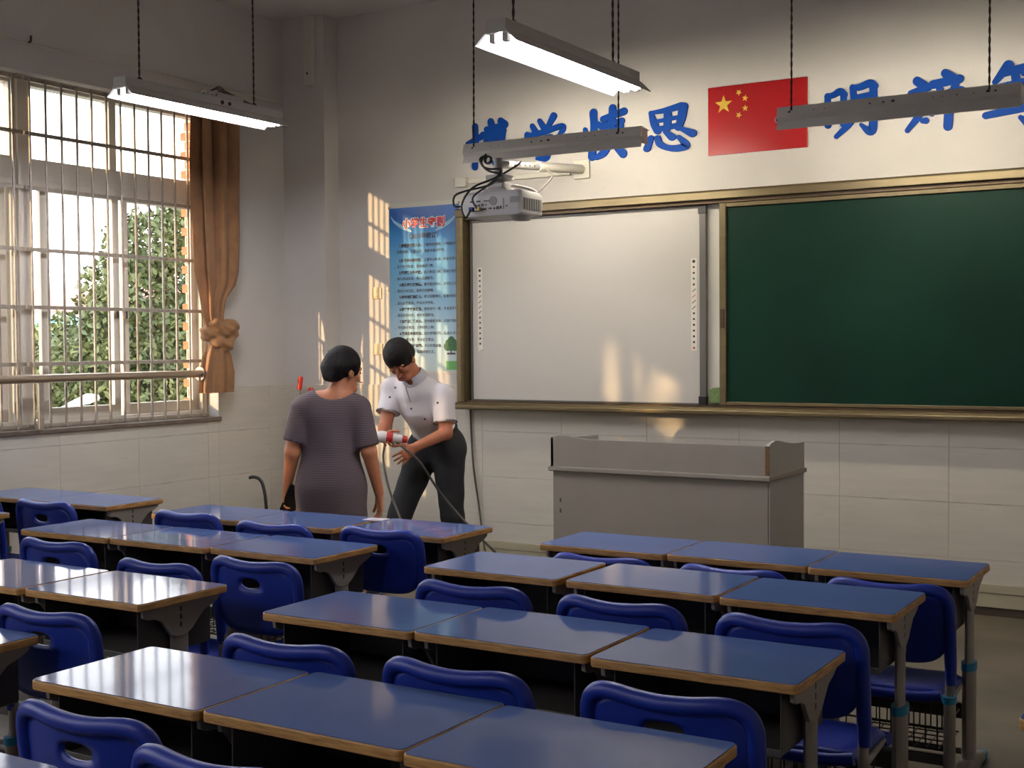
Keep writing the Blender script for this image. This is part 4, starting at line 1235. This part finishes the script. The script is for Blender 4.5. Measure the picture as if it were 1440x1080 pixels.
pm = Matrix.Translation((-.218, -.012, .768)) @ Matrix.Rotation(math.radians(24), 4, 'Y') @ Matrix.Rotation(math.radians(78), 4, 'Z')
bb = MB().prism(rrect(-.040, .040, -.078, .078, .008), 'x', -.0045, .0045)
o = bb.build('case', mat('black_phone_case', (10, 10, 12), .6, spec=.1), ph, bevel=.002); o.matrix_local = pm @ Matrix.Rotation(0, 4, 'X')
o = MB().prism(rrect(-.034, .034, -.071, .071, .006), 'x', .0046, .0052).build('screen', mat('phone_glass', (12, 14, 18), .08), ph); o.matrix_local = pm

# ------------------------------------------------------------------ man bending forward
mn = tag(empty('person', (-4.775, 6.72, 0), math.radians(35.2)), 'man in white polo shirt and black trousers bending over, holding a cabled device', 'person')
# local axes: x to the right of the picture, y away from the camera
Fm = Vector((-.55, -.83, 0)).normalized(); Lm = Vector((.83, -.55, 0)).normalized(); Z = Vector((0, 0, 1))
pel = Vector((.105, .04, 1.00)); chest = Vector((.010, -.10, 1.24)); neckb = Vector((-.035, -.17, 1.385))
shL = Vector((.135, -.235, 1.285)); shR = Vector((-.185, -.03, 1.325))
elL = Vector((.150, -.30, 1.055)); wrL = Vector((-.030, -.43, .985))
elR = Vector((-.232, -.12, 1.085)); wrR = Vector((-.248, -.335, 1.045))
hipL = Vector((.165, .0, .95)); hipR = Vector((.02, .09, .94))
knL = Vector((.190, -.02, .50)); knR = Vector((-.145, -.02, .52)); anL = Vector((.235, .02, .09)); anR = Vector((-.285, .05, .09))
S = SDF((-.46, -.66, -.01), (.42, .30, 1.68), .0058)
yaw_h = math.atan2(-.62, -.78)
hf = Vector((-.26, -.72, -.80)).normalized()                     # where the face points
hu = Vector((-.42, -.55, .70)); hu = (hu - hf * hu.dot(hf)).normalized(); hx = hf.cross(hu)
HM = Matrix.Translation((-.128, -.235, 1.508)) @ Matrix((hx, hf, hu)).transposed().to_4x4()
tf = (tuple(Fm), 1.35)
S.cap(pel, chest, .140, .150, .03, tf).cap(chest, (shL + shR) / 2, .145, .10, .05, tf).cap(shL, shR, .060, .060, .05)
S.cap(neckb, HM @ Vector((0, -.02, -.05)), .060, .056, .03)
head_parts(S, HM)
S.cap(shL, elL, .052, .042, .02).cap(elL, wrL, .041, .029, .015).cap(shR, elR, .052, .042, .02).cap(elR, wrR, .041, .029, .015)
add_hand(S, wrL, (-.85, -.18, -.62), (-.35, .75, -.3), (-.45, -.2, .8), (12, 22, 18), 1.02, 9)
add_hand(S, wrR, (.25, -.92, .02), (.55, .2, -.75), (.6, .1, .75), (42, 52, 40), 1.02, 3, tcurl=28)
S.cap(hipL, knL, .09, .06, .02).cap(knL, anL, .055, .04, .02).cap(hipR, knR, .09, .06, .02).cap(knR, anR, .055, .04, .02)
for an in (anL, anR):
    S.cap((an.x, an.y, .05), (an.x - .06, an.y - .13, .03), .035, .028, .02)
S.mesh('body', M_skin2, mn)
face_bits(HM, mn)
# trousers
T = SDF((-.46, -.40, .03), (.42, .32, 1.16), .0065)
T.cap(hipL, knL, .112, .078, .02).cap(knL, anL, .078, .070, .02).cap(hipR, knR, .112, .078, .02).cap(knR, anR, .078, .070, .02)
T.cap(pel + Vector((0, .01, -.02)), pel + Vector((-.03, -.045, .085)), .150, .152, .04, (tuple(Fm), 1.22))
T.cap(hipL + Vector((0, 0, -.02)), hipR + Vector((0, 0, -.02)), .115, .115, .05, (tuple(Fm), 1.1))
up = (chest - pel).normalized()
T.cut(pel + up * .085, up)
T.disp(fold(.004, 26, 14, 1.0))
T.cut((0, 0, .07), (0, 0, -1))
T.mesh('trousers', M_trou, mn)
# polo shirt
P_ = SDF((-.44, -.48, .92), (.42, .30, 1.50), .0058)
P_.cap(pel + up * .07, chest, .152, .166, .03, (tuple(Fm), 1.26)).cap(chest, (shL + shR) / 2 + Vector((0, 0, .0)), .160, .118, .05, (tuple(Fm), 1.25)).cap(shL, shR, .072, .072, .05)
P_.cap(neckb + Vector((.01, .02, -.05)), neckb, .085, .068, .05)
P_.cut(pel + up * .045, -up)
Q_ = SDF((-.44, -.48, .92), (.42, .30, 1.50), .0058)
Q_.cap(shL + (elL - shL) * .05, elL, .071, .078, 0).cap(shR + (elR - shR) * .05, elR, .071, .076, 0)
uL = (elL - shL).normalized(); uR = (elR - shR).normalized()
Q_.cut(shL + uL * .175, uL, lo=(-.02, -.6, .9)); Q_.cut(shR + uR * .165, uR, hi=(-.06, .4, 1.6))
P_.f = smin(P_.f, Q_.f, .03).astype(np.float32)
P_.disp(fold(.0055, 30, 12, .2))
P_.disp(lambda X, Y, Z: .005 * np.sin(48 * (X * .86 - Y * .5) + 9 * Z) * np.clip((1.26 - Z) * 6, 0, 1))
nk = (HM @ Vector((0, -.01, -.03)) - neckb).normalized()
P_.cap(neckb + nk * .02, neckb + nk * .14, .066, .10, .004, op='-')
P_.mesh('polo_shirt', M_shirt, mn)
bpy.context.view_layer.update()
from mathutils.bvhtree import BVHTree
sh_o = [c for c in mn.children if c.name.startswith('polo_shirt')][0]
bv = BVHTree.FromPolygons([v.co for v in sh_o.data.vertices], [tuple(p.vertices) for p in sh_o.data.polygons])
M_mark = mat('dark_embroidered_mark', (50, 48, 56), .8); M_cuff = mat('grey_cuff_stripe', (120, 118, 126), .85)
for (x, z_) in ((-.165, 1.335), (-.065, 1.205), (.10, 1.245), (-.20, 1.275), (.02, 1.14)):
    hit = bv.ray_cast(Vector((x, -1, z_)), Vector((0, 1, 0)))
    if hit[0] is not None:
        q_ = hit[1].to_track_quat('Z', 'Y').to_matrix().to_4x4()
        o = MB().lathe([(.0075, -.002), (.0075, .0012), (.004, .002)], (0, 0, 0), 'z', 8).build('embroidered_mark', M_mark, mn)
        o.matrix_local = Matrix.Translation(hit[0]) @ q_
prev = None
for t_ in range(7):
    p_ = neckb + Fm * .085 + Vector((-.015, -.02, -.045)) + (chest - neckb) * (t_ * .105)
    hit = bv.ray_cast(Vector((p_.x, -1, p_.z)), Vector((0, 1, 0)))
    if hit[0] is None: continue
    q_ = hit[0] + hit[1] * .002
    if prev is not None:
        MB().tube([prev, q_], .0022, 6).build('placket_seam', M_cuff, mn)
    prev = q_
for (a_, u_, el_, d_) in ((shL, uL, elL, .172), (shR, uR, elR, .162)):
    K_ = SDF((-.44, -.48, .92), (.42, .30, 1.50), .0050)
    f_ = d_ / (el_ - a_).length
    r_e = .071 + (.078 - .071) * f_
    K_.cap(a_ + u_ * (d_ - .004), a_ + u_ * (d_ + .004), r_e + .0035, r_e + .0035, 0).cut(a_ + u_ * (d_ + .003), u_).cut(a_ + u_ * (d_ - .005), -u_)
    K_.cap(a_ + u_ * (d_ - .06), a_ + u_ * (d_ + .06), r_e - .006, r_e - .006, .001, op='-')
    K_.mesh('cuff', M_cuff, mn)
cl = SDF((-.22, -.36, 1.28), (.12, .06, 1.52), .0045)
cl.cap(neckb + nk * .004, neckb + nk * .045, .083, .076, .0)
cl.cap(neckb - nk * .06, neckb + nk * .09, .074, .064, .002, op='-')
cl.cut(neckb + nk * .045, nk).cut(neckb - nk * .015, -nk)
cl.cap(neckb + Fm * .085 + nk * -.02, neckb + Fm * .09 + nk * .08, .020, .030, .002, op='-')
cl.mesh('collar', mat('grey_lined_collar', (186, 182, 188), .85), mn)
fx = (Fm - up * Fm.dot(up)).normalized()
b = MB()
for (u, v, w_) in () and ((-.07, .06, 0), (.075, .0, 0), (.0, -.10, 0), (.12, .05, 0), (-.03, .13, 0)):
    p = chest + Lm * u + up * v + fx * .125
    b.lathe([(.004, 0), (.004, .002)], tuple(p), 'y', 8)

bl = SDF((-.20, -.30, .92), (.40, .30, 1.20), .0055)
bl.cap(pel + up * .055, pel + up * .082, .1555, .1555, .0, (tuple(Fm), 1.215)).cap(pel + up * .02, pel + up * .12, .147, .147, .001, (tuple(Fm), 1.215), '-')
bl.cut(pel + up * .085, up).cut(pel + up * .05, -up)
bl.mesh('belt', M_black, mn)
Hm_ = SDF((-.14, -.15, -.12), (.14, .14, .17), .005)
Hm_.ell((0, -.016, .044), (.090, .110, .100), .01)
Hm_.cap((-.04, -.062, .0), (.04, -.062, .0), .036, .036, .04)
Hm_.cap((-.074, .0, .02), (-.074, .012, -.005), .016, .012, .02).cap((.074, .0, .02), (.074, .012, -.005), .016, .012, .02)
Hm_.ell((0, .132, -.030), (.080, .072, .090), .010, op='-')
Hm_.cut((0, -.06, -.030), (0, -.3, -1))
for s in (-1, 1):
    Hm_.ell((s * .092, -.004, -.030), (.024, .024, .030), .008, op='-')
Hm_.disp(lambda X, Y, Z: .002 * np.sin(60 * X + 14 * Y) * np.sin(40 * Y + 10 * Z))
o = Hm_.mesh('hair', M_hair, mn); o.matrix_local = HM
for an in (anL, anR):
    q = SDF((-.08, -.24, -.005), (.08, .10, .12), .0055)
    q.cap((0, .03, .040), (-.05, -.13, .032), .044, .042, .02).cut((0, 0, .002), (0, 0, -1)).cut((0, 0, .085), (0, 0, 1))
    q.mesh('shoe', M_shoe, mn, (an.x, an.y, 0))

# the device he holds and its cables
Rz = Matrix.Translation(mn.location) @ Matrix.Rotation(math.radians(35.2), 4, 'Z')
dv = tag(empty('handheld_device'), 'white and red device with a clear rounded end in the bending man\'s hand', 'device')
dv.matrix_world = Rz @ Matrix.Translation((-.215, -.425, 1.043)) @ Matrix.Rotation(math.radians(8), 4, 'Y')
M_clear = mat('frosted_clear_plastic', (222, 214, 210), .2); M_rb = mat('red_plastic', (190, 44, 44), .35); M_wp = mat('white_plastic', (220, 214, 206), .35)
MB().lathe([(.012, -.062), (.030, -.056), (.037, -.035), (.037, -.010), (.032, .004)], (0, 0, 0), 'x', 18).build('clear_end', M_clear, dv, smooth=50)
MB().lathe([(.033, .0), (.034, .006), (.033, .036), (.030, .040)], (0, 0, 0), 'x', 18).build('red_band', M_rb, dv, smooth=40)
MB().lathe([(.029, .036), (.027, .05), (.024, .095), (.022, .10)], (0, 0, 0), 'x', 18).build('handle', M_wp, dv, smooth=40)
MB().lathe([(.023, .098), (.024, .104), (.022, .122), (.016, .130)], (0, 0, 0), 'x', 16).build('red_cap', M_rb, dv, smooth=40)
def wcable(name, pts, r, m, label, loc0):
    o = MB().tube(bez([Vector(p) - Vector(loc0) for p in pts], 8), r, 7).build(name, m, smooth=70, loc=loc0)
    return tag(o, label, 'cable')
A = Rz @ Vector((-.16, -.42, 1.015)); B_ = Rz @ Vector((-.225, -.425, 1.00))
wcable('black_cable', [A, Rz @ Vector((-.02, -.47, .90)), Rz @ Vector((.12, -.36, .68)), (-4.22, 6.55, .42), (-3.95, 6.75, .10), (-3.80, 6.80, .012), (-3.62, 6.85, .010), (-3.3, 7.1, .01)], .0075, M_cable, 'dark cable running from the handheld device down to the podium', tuple(A))
wcable('grey_cable', [B_, Rz @ Vector((-.235, -.41, .90)), Rz @ Vector((-.20, -.40, .72)), Rz @ Vector((-.12, -.42, .50)), Rz @ Vector((-.03, -.50, .22)), Rz @ Vector((.02, -.54, .02)), Rz @ Vector((.10, -.56, .01))], .0075, mat('light_grey_cable', (120, 112, 104), .5), 'grey cable hanging from the handheld device to the floor', tuple(B_))
wcable('wall_cable', [(-5.09, 7.77, 1.14), (-5.085, 7.775, .95), (-5.06, 7.765, .70), (-5.02, 7.765, .45), (-4.96, 7.72, .25), (-4.80, 7.55, .09), (-4.5, 7.4, .012), (-4.2, 7.3, .01), (-3.4, 7.2, .01)], .0075, M_cable, 'dark cable dropping from the corner of the chalkboard to the floor', (-5.09, 7.77, 1.14))

# ------------------------------------------------------------------ mops and the crooked rod
M_cap = mat('red_plastic_cap', (214, 56, 40), .45); M_pole = mat('pale_pole', (168, 160, 152), .4)
for (top_, bot_, lab) in (((-6.455, 7.50, 1.37), (-6.56, 7.36, .03), 'pole with a red cap in the corner, taller of the two'), ((-6.372, 7.52, 1.285), (-6.29, 7.30, .03), 'pole with a red cap in the corner, shorter of the two')):
    t = tag(empty('mop', bot_), lab, 'mop')
    v = Vector(top_) - Vector(bot_)
    MB().tube([(0, 0, .06), v * .93], .013, 10).build('pole', M_pole, t, smooth=50)
    MB().tube([v * .925, v * .99, v], [.020, .020, .015], 12).build('cap', M_cap, t, smooth=50)
    MB().lathe([(.03, .17), (.035, .14)], (v.x * .1, v.y * .1, 0), 'z', 12).build('socket', M_pole, t, smooth=50)
    b = MB()
    for k in range(40):
        a = rng.random() * 6.28; r = .05 + .07 * rng.random()
        b.tube([(v.x * .1, v.y * .1, .15), (r * .6 * math.cos(a), r * .6 * math.sin(a), .10), (r * math.cos(a), r * math.sin(a), .012 - bot_[2] + .0)], .006, 5)
    so = b.build('strands', M_pole, t, smooth=60); so['kind'] = 'stuff'
dp_ = tag(empty('crook_rod', (-6.22, 6.86, 0)), 'dark rod with a bent top standing by the window wall', 'rod')
MB().tube(bez([(-.155, -.02, .660), (-.12, -.02, .668), (-.075, -.01, .655), (-.045, 0, .60), (-.02, .0, .45), (0, 0, .012)], 6), .012, 10).build('rod', M_black, dp_, smooth=60)
MB().box(-.13, .13, -.12, .12, .002, .012).box(-.13, .13, .11, .12, .012, .09).build('pan', M_dgrey, dp_, bevel=.003)

# ------------------------------------------------------------------ curtain tied in a knot
cu = tag(empty('curtain', (-6.635, 6.81, 1.27)), 'ochre curtain tied in a knot at the right side of the window', 'curtain')
def cloth(levels, nf, amp, name, n=96, seed=1):
    r_ = random.Random(seed); vs = []; fs = []
    ph = [r_.random() * 6.28 for _ in range(4)]
    L = []
    for i in range(len(levels) - 1):
        for k in range(8):
            t = k / 8
            L.append([levels[i][j] + (levels[i + 1][j] - levels[i][j]) * (t * t * (3 - 2 * t) if False else t) for j in range(5)])
    L.append(list(levels[-1]))
    for (z, yc, hy, hx_, fa) in L:
        for k in range(n):
            a = 2 * math.pi * k / n
            w = 1 + fa * amp * math.sin(nf * a + ph[0] + .35 * math.sin(3 * z + ph[1])) + .35 * fa * amp * math.sin((nf * 2 + 1) * a + ph[2] + z * 1.5)
            vs.append((hx_ * w * math.cos(a), yc + hy * (1 + (w - 1) * .5) * math.sin(a), z))
    m = len(L)
    for i in range(m - 1):
        for k in range(n):
            a = i * n + k; b_ = i * n + (k + 1) % n
            fs.append((a, b_, b_ + n, a + n))
    fs.append(tuple(range(n))[::-1]); fs.append(tuple(range((m - 1) * n, m * n)))
    return MB().add(vs, fs).build(name, M_curt, cu, smooth=60)
# z above the hem, y centre, half width, half depth, fold strength
cloth([(2.12, 0.0, .185, .055, 1), (1.6, .005, .19, .060, 1), (1.15, .01, .185, .062, 1), (.88, .005, .175, .060, .9), (.78, -.0, .15, .056, .8), (.68, -.04, .095, .050, .7), (.56, -.045, .080, .045, .5), (.47, -.03, .075, .042, .3)], 8, .55, 'drape', seed=3)
kn = SDF((-.14, -.22, .24), (.14, .22, .62), .006)
kn.cap((-.02, -.085, .43), (.03, .10, .475), .058, .062, .02).cap((.03, -.06, .50), (.03, .105, .42), .042, .048, .012).cap((.02, -.05, .36), (.03, .06, .345), .045, .050, .02).cap((0, -.02, .42), (0, .01, .32), .055, .05, .02)
kn.disp(lambda X, Y, Z: .0045 * np.sin(120 * (Z * .8 + Y * .45) + 20 * X) + .003 * np.sin(60 * (Z - Y)))
kn.mesh('knot', M_curt, cu)
cloth([(.345, -.025, .078, .050, .4), (.27, -.02, .110, .055, .8), (.15, -.02, .135, .055, 1), (.04, -.03, .142, .052, 1), (0, -.032, .140, .050, 1)], 6, .34, 'tail', seed=8)
cr = tag(empty('curtain_rod', (-6.63, 5.6, 3.385)), 'thin curtain rod above the window, mostly behind the hanging lamp', 'curtain rod')
MB().tube([(0, .9, 0), (0, 1.42, 0)], .010, 8).build('rod', M_bar, cr, smooth=50)
for yy in (.92, 1.40):
    MB().box(-.088, .012, yy - .008, yy + .008, -.010, .010).build('bracket', M_bar, cr)

# ------------------------------------------------------------------ outside
GZ = -3.6
M_ground = mat('outdoor_paving', (150, 150, 142), .9, var=.3, vscale=.3)
structure(MB().box(-140, XO - .3, -60, 160, GZ - .3, GZ).build('trim_6', M_ground), 'paved ground outside the window')
M_leaf = mat('tree_leaves', (80, 96, 44), .6, var=.5, vscale=1.5, rgb2=(126, 130, 66)); M_leaf2 = mat('dark_tree_leaves', (60, 72, 38), .6, var=.5, vscale=1.5, rgb2=(100, 104, 56))
for m_ in (M_leaf, M_leaf2):
    m_.node_tree.nodes['Principled BSDF'].inputs['Subsurface Weight'].default_value = 0.0
M_bark = mat('tree_bark', (84, 70, 56), .9, var=.4, vscale=12)
def tree(x, y, blobs, label, seed, m, n=5200, ls=.16):
    r_ = random.Random(seed)
    t = tag(empty('leafy_tree', (x, y, GZ)), label, 'tree', 'trees beyond the window')
    vs = []; fs = []
    tot = sum(b_[3] ** 2 for b_ in blobs)
    for (bx, by, bz, br) in blobs:
        for _ in range(int(n * br * br / tot)):
            th = r_.random() * 6.283; u = r_.uniform(-1, 1); q = br * r_.uniform(.55, 1.08)
            c = Vector((bx + q * math.sqrt(1 - u * u) * math.cos(th), by + q * math.sqrt(1 - u * u) * math.sin(th), bz + q * u * .9))
            a = Vector((r_.gauss(0, 1), r_.gauss(0, 1), r_.gauss(0, 1))).normalized(); b2 = a.orthogonal().normalized()
            s_ = ls * r_.uniform(.6, 1.3); o = len(vs)
            vs += [c - a * s_, c + b2 * s_ * .45, c + a * s_, c - b2 * s_ * .45]
            fs.append((o, o + 1, o + 2, o + 3))
    cr_ = MB().add(vs, fs)
    o = bpy.data.objects.new('foliage', cr_.mesh('foliage', m)); C.objects.link(o); o.parent = t; o['kind'] = 'stuff'
    zt_ = max(b_[2] for b_ in blobs)
    MB().tube(bez([(0, 0, 0), (.05, .02, zt_ * .35), (-.03, .05, zt_ * .7), (0, 0, zt_)], 5), [.2 - .16 * i / 15 for i in range(16)], 10).build('trunk', M_bark, t, smooth=60)
    for (bx, by, bz, br) in blobs[:7]:
        MB().tube(bez([(0, 0, zt_ * .45), (bx * .5, by * .5, bz * .8), (bx, by, bz)], 4), [.08 - .008 * i for i in range(9)], 6).build('branch', M_bark, t, smooth=60)
    return t
tree(-18.0, 16.4, [(0, 0, 6.1, 1.0), (-.5, -.3, 5.0, 1.15), (.9, .7, 5.3, 1.15), (.3, .5, 4.1, 1.3), (-1.2, -.6, 3.6, 1.0), (1.4, 1.2, 4.0, 1.2), (-.6, -.8, 2.7, 1.1), (.9, .8, 2.7, 1.3), (1.9, 1.6, 6.1, 1.0), (2.6, 2.2, 4.6, 1.2), (1.6, 1.4, 7.0, .8), (.9, .8, 7.6, .75), (.2, .1, 7.0, .8), (2.3, 2.0, 7.5, .8), (3.0, 2.6, 6.6, 1.0)], 'tall leafy tree outside the right half of the window', 4, M_leaf2, 50000, .075)
tree(-20.2, 16.4, [(0, 0, 4.7, 1.1), (1.2, 1.0, 4.5, 1.2), (-1.2, -1.0, 4.6, 1.2), (.4, .2, 3.4, 1.4), (2.2, 1.6, 3.6, 1.2), (-2.4, -1.8, 4.2, 1.3), (-1.4, -.8, 3.0, 1.2), (3.2, 2.4, 4.4, 1.2), (2.6, 2.0, 2.6, 1.2), (.2, .1, 2.2, 1.2)], 'lower bright green tree outside the lower left panes', 9, M_leaf, 34000, .075)
tree(-27.0, 24.0, [(0, 0, 4.4, 1.6), (2, 1.5, 4.2, 1.6), (-2.2, -1.5, 4.2, 1.6), (4.2, 3.5, 4.4, 1.7), (1, 1, 2.6, 1.8), (3.4, 2.7, 2.6, 1.8)], 'dim green tree further back between the nearer trees', 12, M_leaf2, 16000, .14)
tree(-10.3, -7.3, [(0, .6, 8.3, 1.2), (-.3, -.9, 8.5, 1.2), (.5, -.2, 7.3, 1.1), (-.4, .3, 9.3, 1.0), (.2, -1.6, 7.6, 1.1)], 'unseen sparse tree added to soften the sun through the rear window', 21, M_leaf, 1500, .09)  # added out of view so its leaves dim the sun patch on the whiteboard
# distant buildings
M_roof = mat('faded_red_roof', (206, 130, 118), .9, var=.2, vscale=.5); M_bw = mat('pale_building_wall', (214, 214, 210), .9, var=.1, vscale=.2); M_teal = mat('teal_sheet_wall', (110, 176, 178), .8, var=.15, vscale=.3); M_win = mat('building_window', (84, 104, 118), .2)
def building(x, y, w, d, h, wallm, roofm, label, rz, roof_h=2.0):
    t = tag(empty('building', (x, y, GZ), math.radians(rz)), label, 'building')
    MB().box(-w / 2, w / 2, -d / 2, d / 2, 0, h).build('wall', wallm, t)
    MB().prism([(-d / 2 - .4, h), (d / 2 + .4, h), (0, h + roof_h)], 'x', -w / 2 - .4, w / 2 + .4).build('roof', roofm, t)
    for fl_ in range(int(h // 3)):
        for k in range(int(w // 3)):
            xx = -w / 2 + 1.5 + 3 * k
            MB().box(xx - .7, xx + .7, -d / 2 - .06, -d / 2 + .02, fl_ * 3 + 1.0, fl_ * 3 + 2.4).build('window', M_win, t)
    return t
building(-80, 65, 26, 12, 7.8, M_bw, M_roof, 'distant pale building with a faded red roof', 38, 1.9)
building(-50, 41.5, 16, 8, 6.2, M_teal, M_teal, 'distant low teal shed behind the trees', 38, .5)
# street lamp head beyond the sill
M_lamp = mat('white_street_lamp', (236, 236, 238), .35)
sl = tag(empty('street_lamp', (-12.82, 10.75, GZ)), 'white street lamp arm seen low through the left panes', 'street lamp')
MB().tube([(-.62, -.2, 0), (-.60, -.2, 4.0), (-.52, -.18, 4.28), (-.2, -.08, 4.44), (.0, .0, 4.53)], [.07, .05, .045, .04, .04], 10).build('pole', M_lamp, sl, smooth=50)
hd = SDF((-.3, -.3, 4.3), (.6, .6, 4.8), .015)
hd.cap((-.12, -.05, 4.49), (.10, .04, 4.57), .04, .062, .02).cap((.10, .04, 4.57), (.20, .08, 4.585), .062, .045, .02)
hd.mesh('lamp_head', M_lamp, sl)
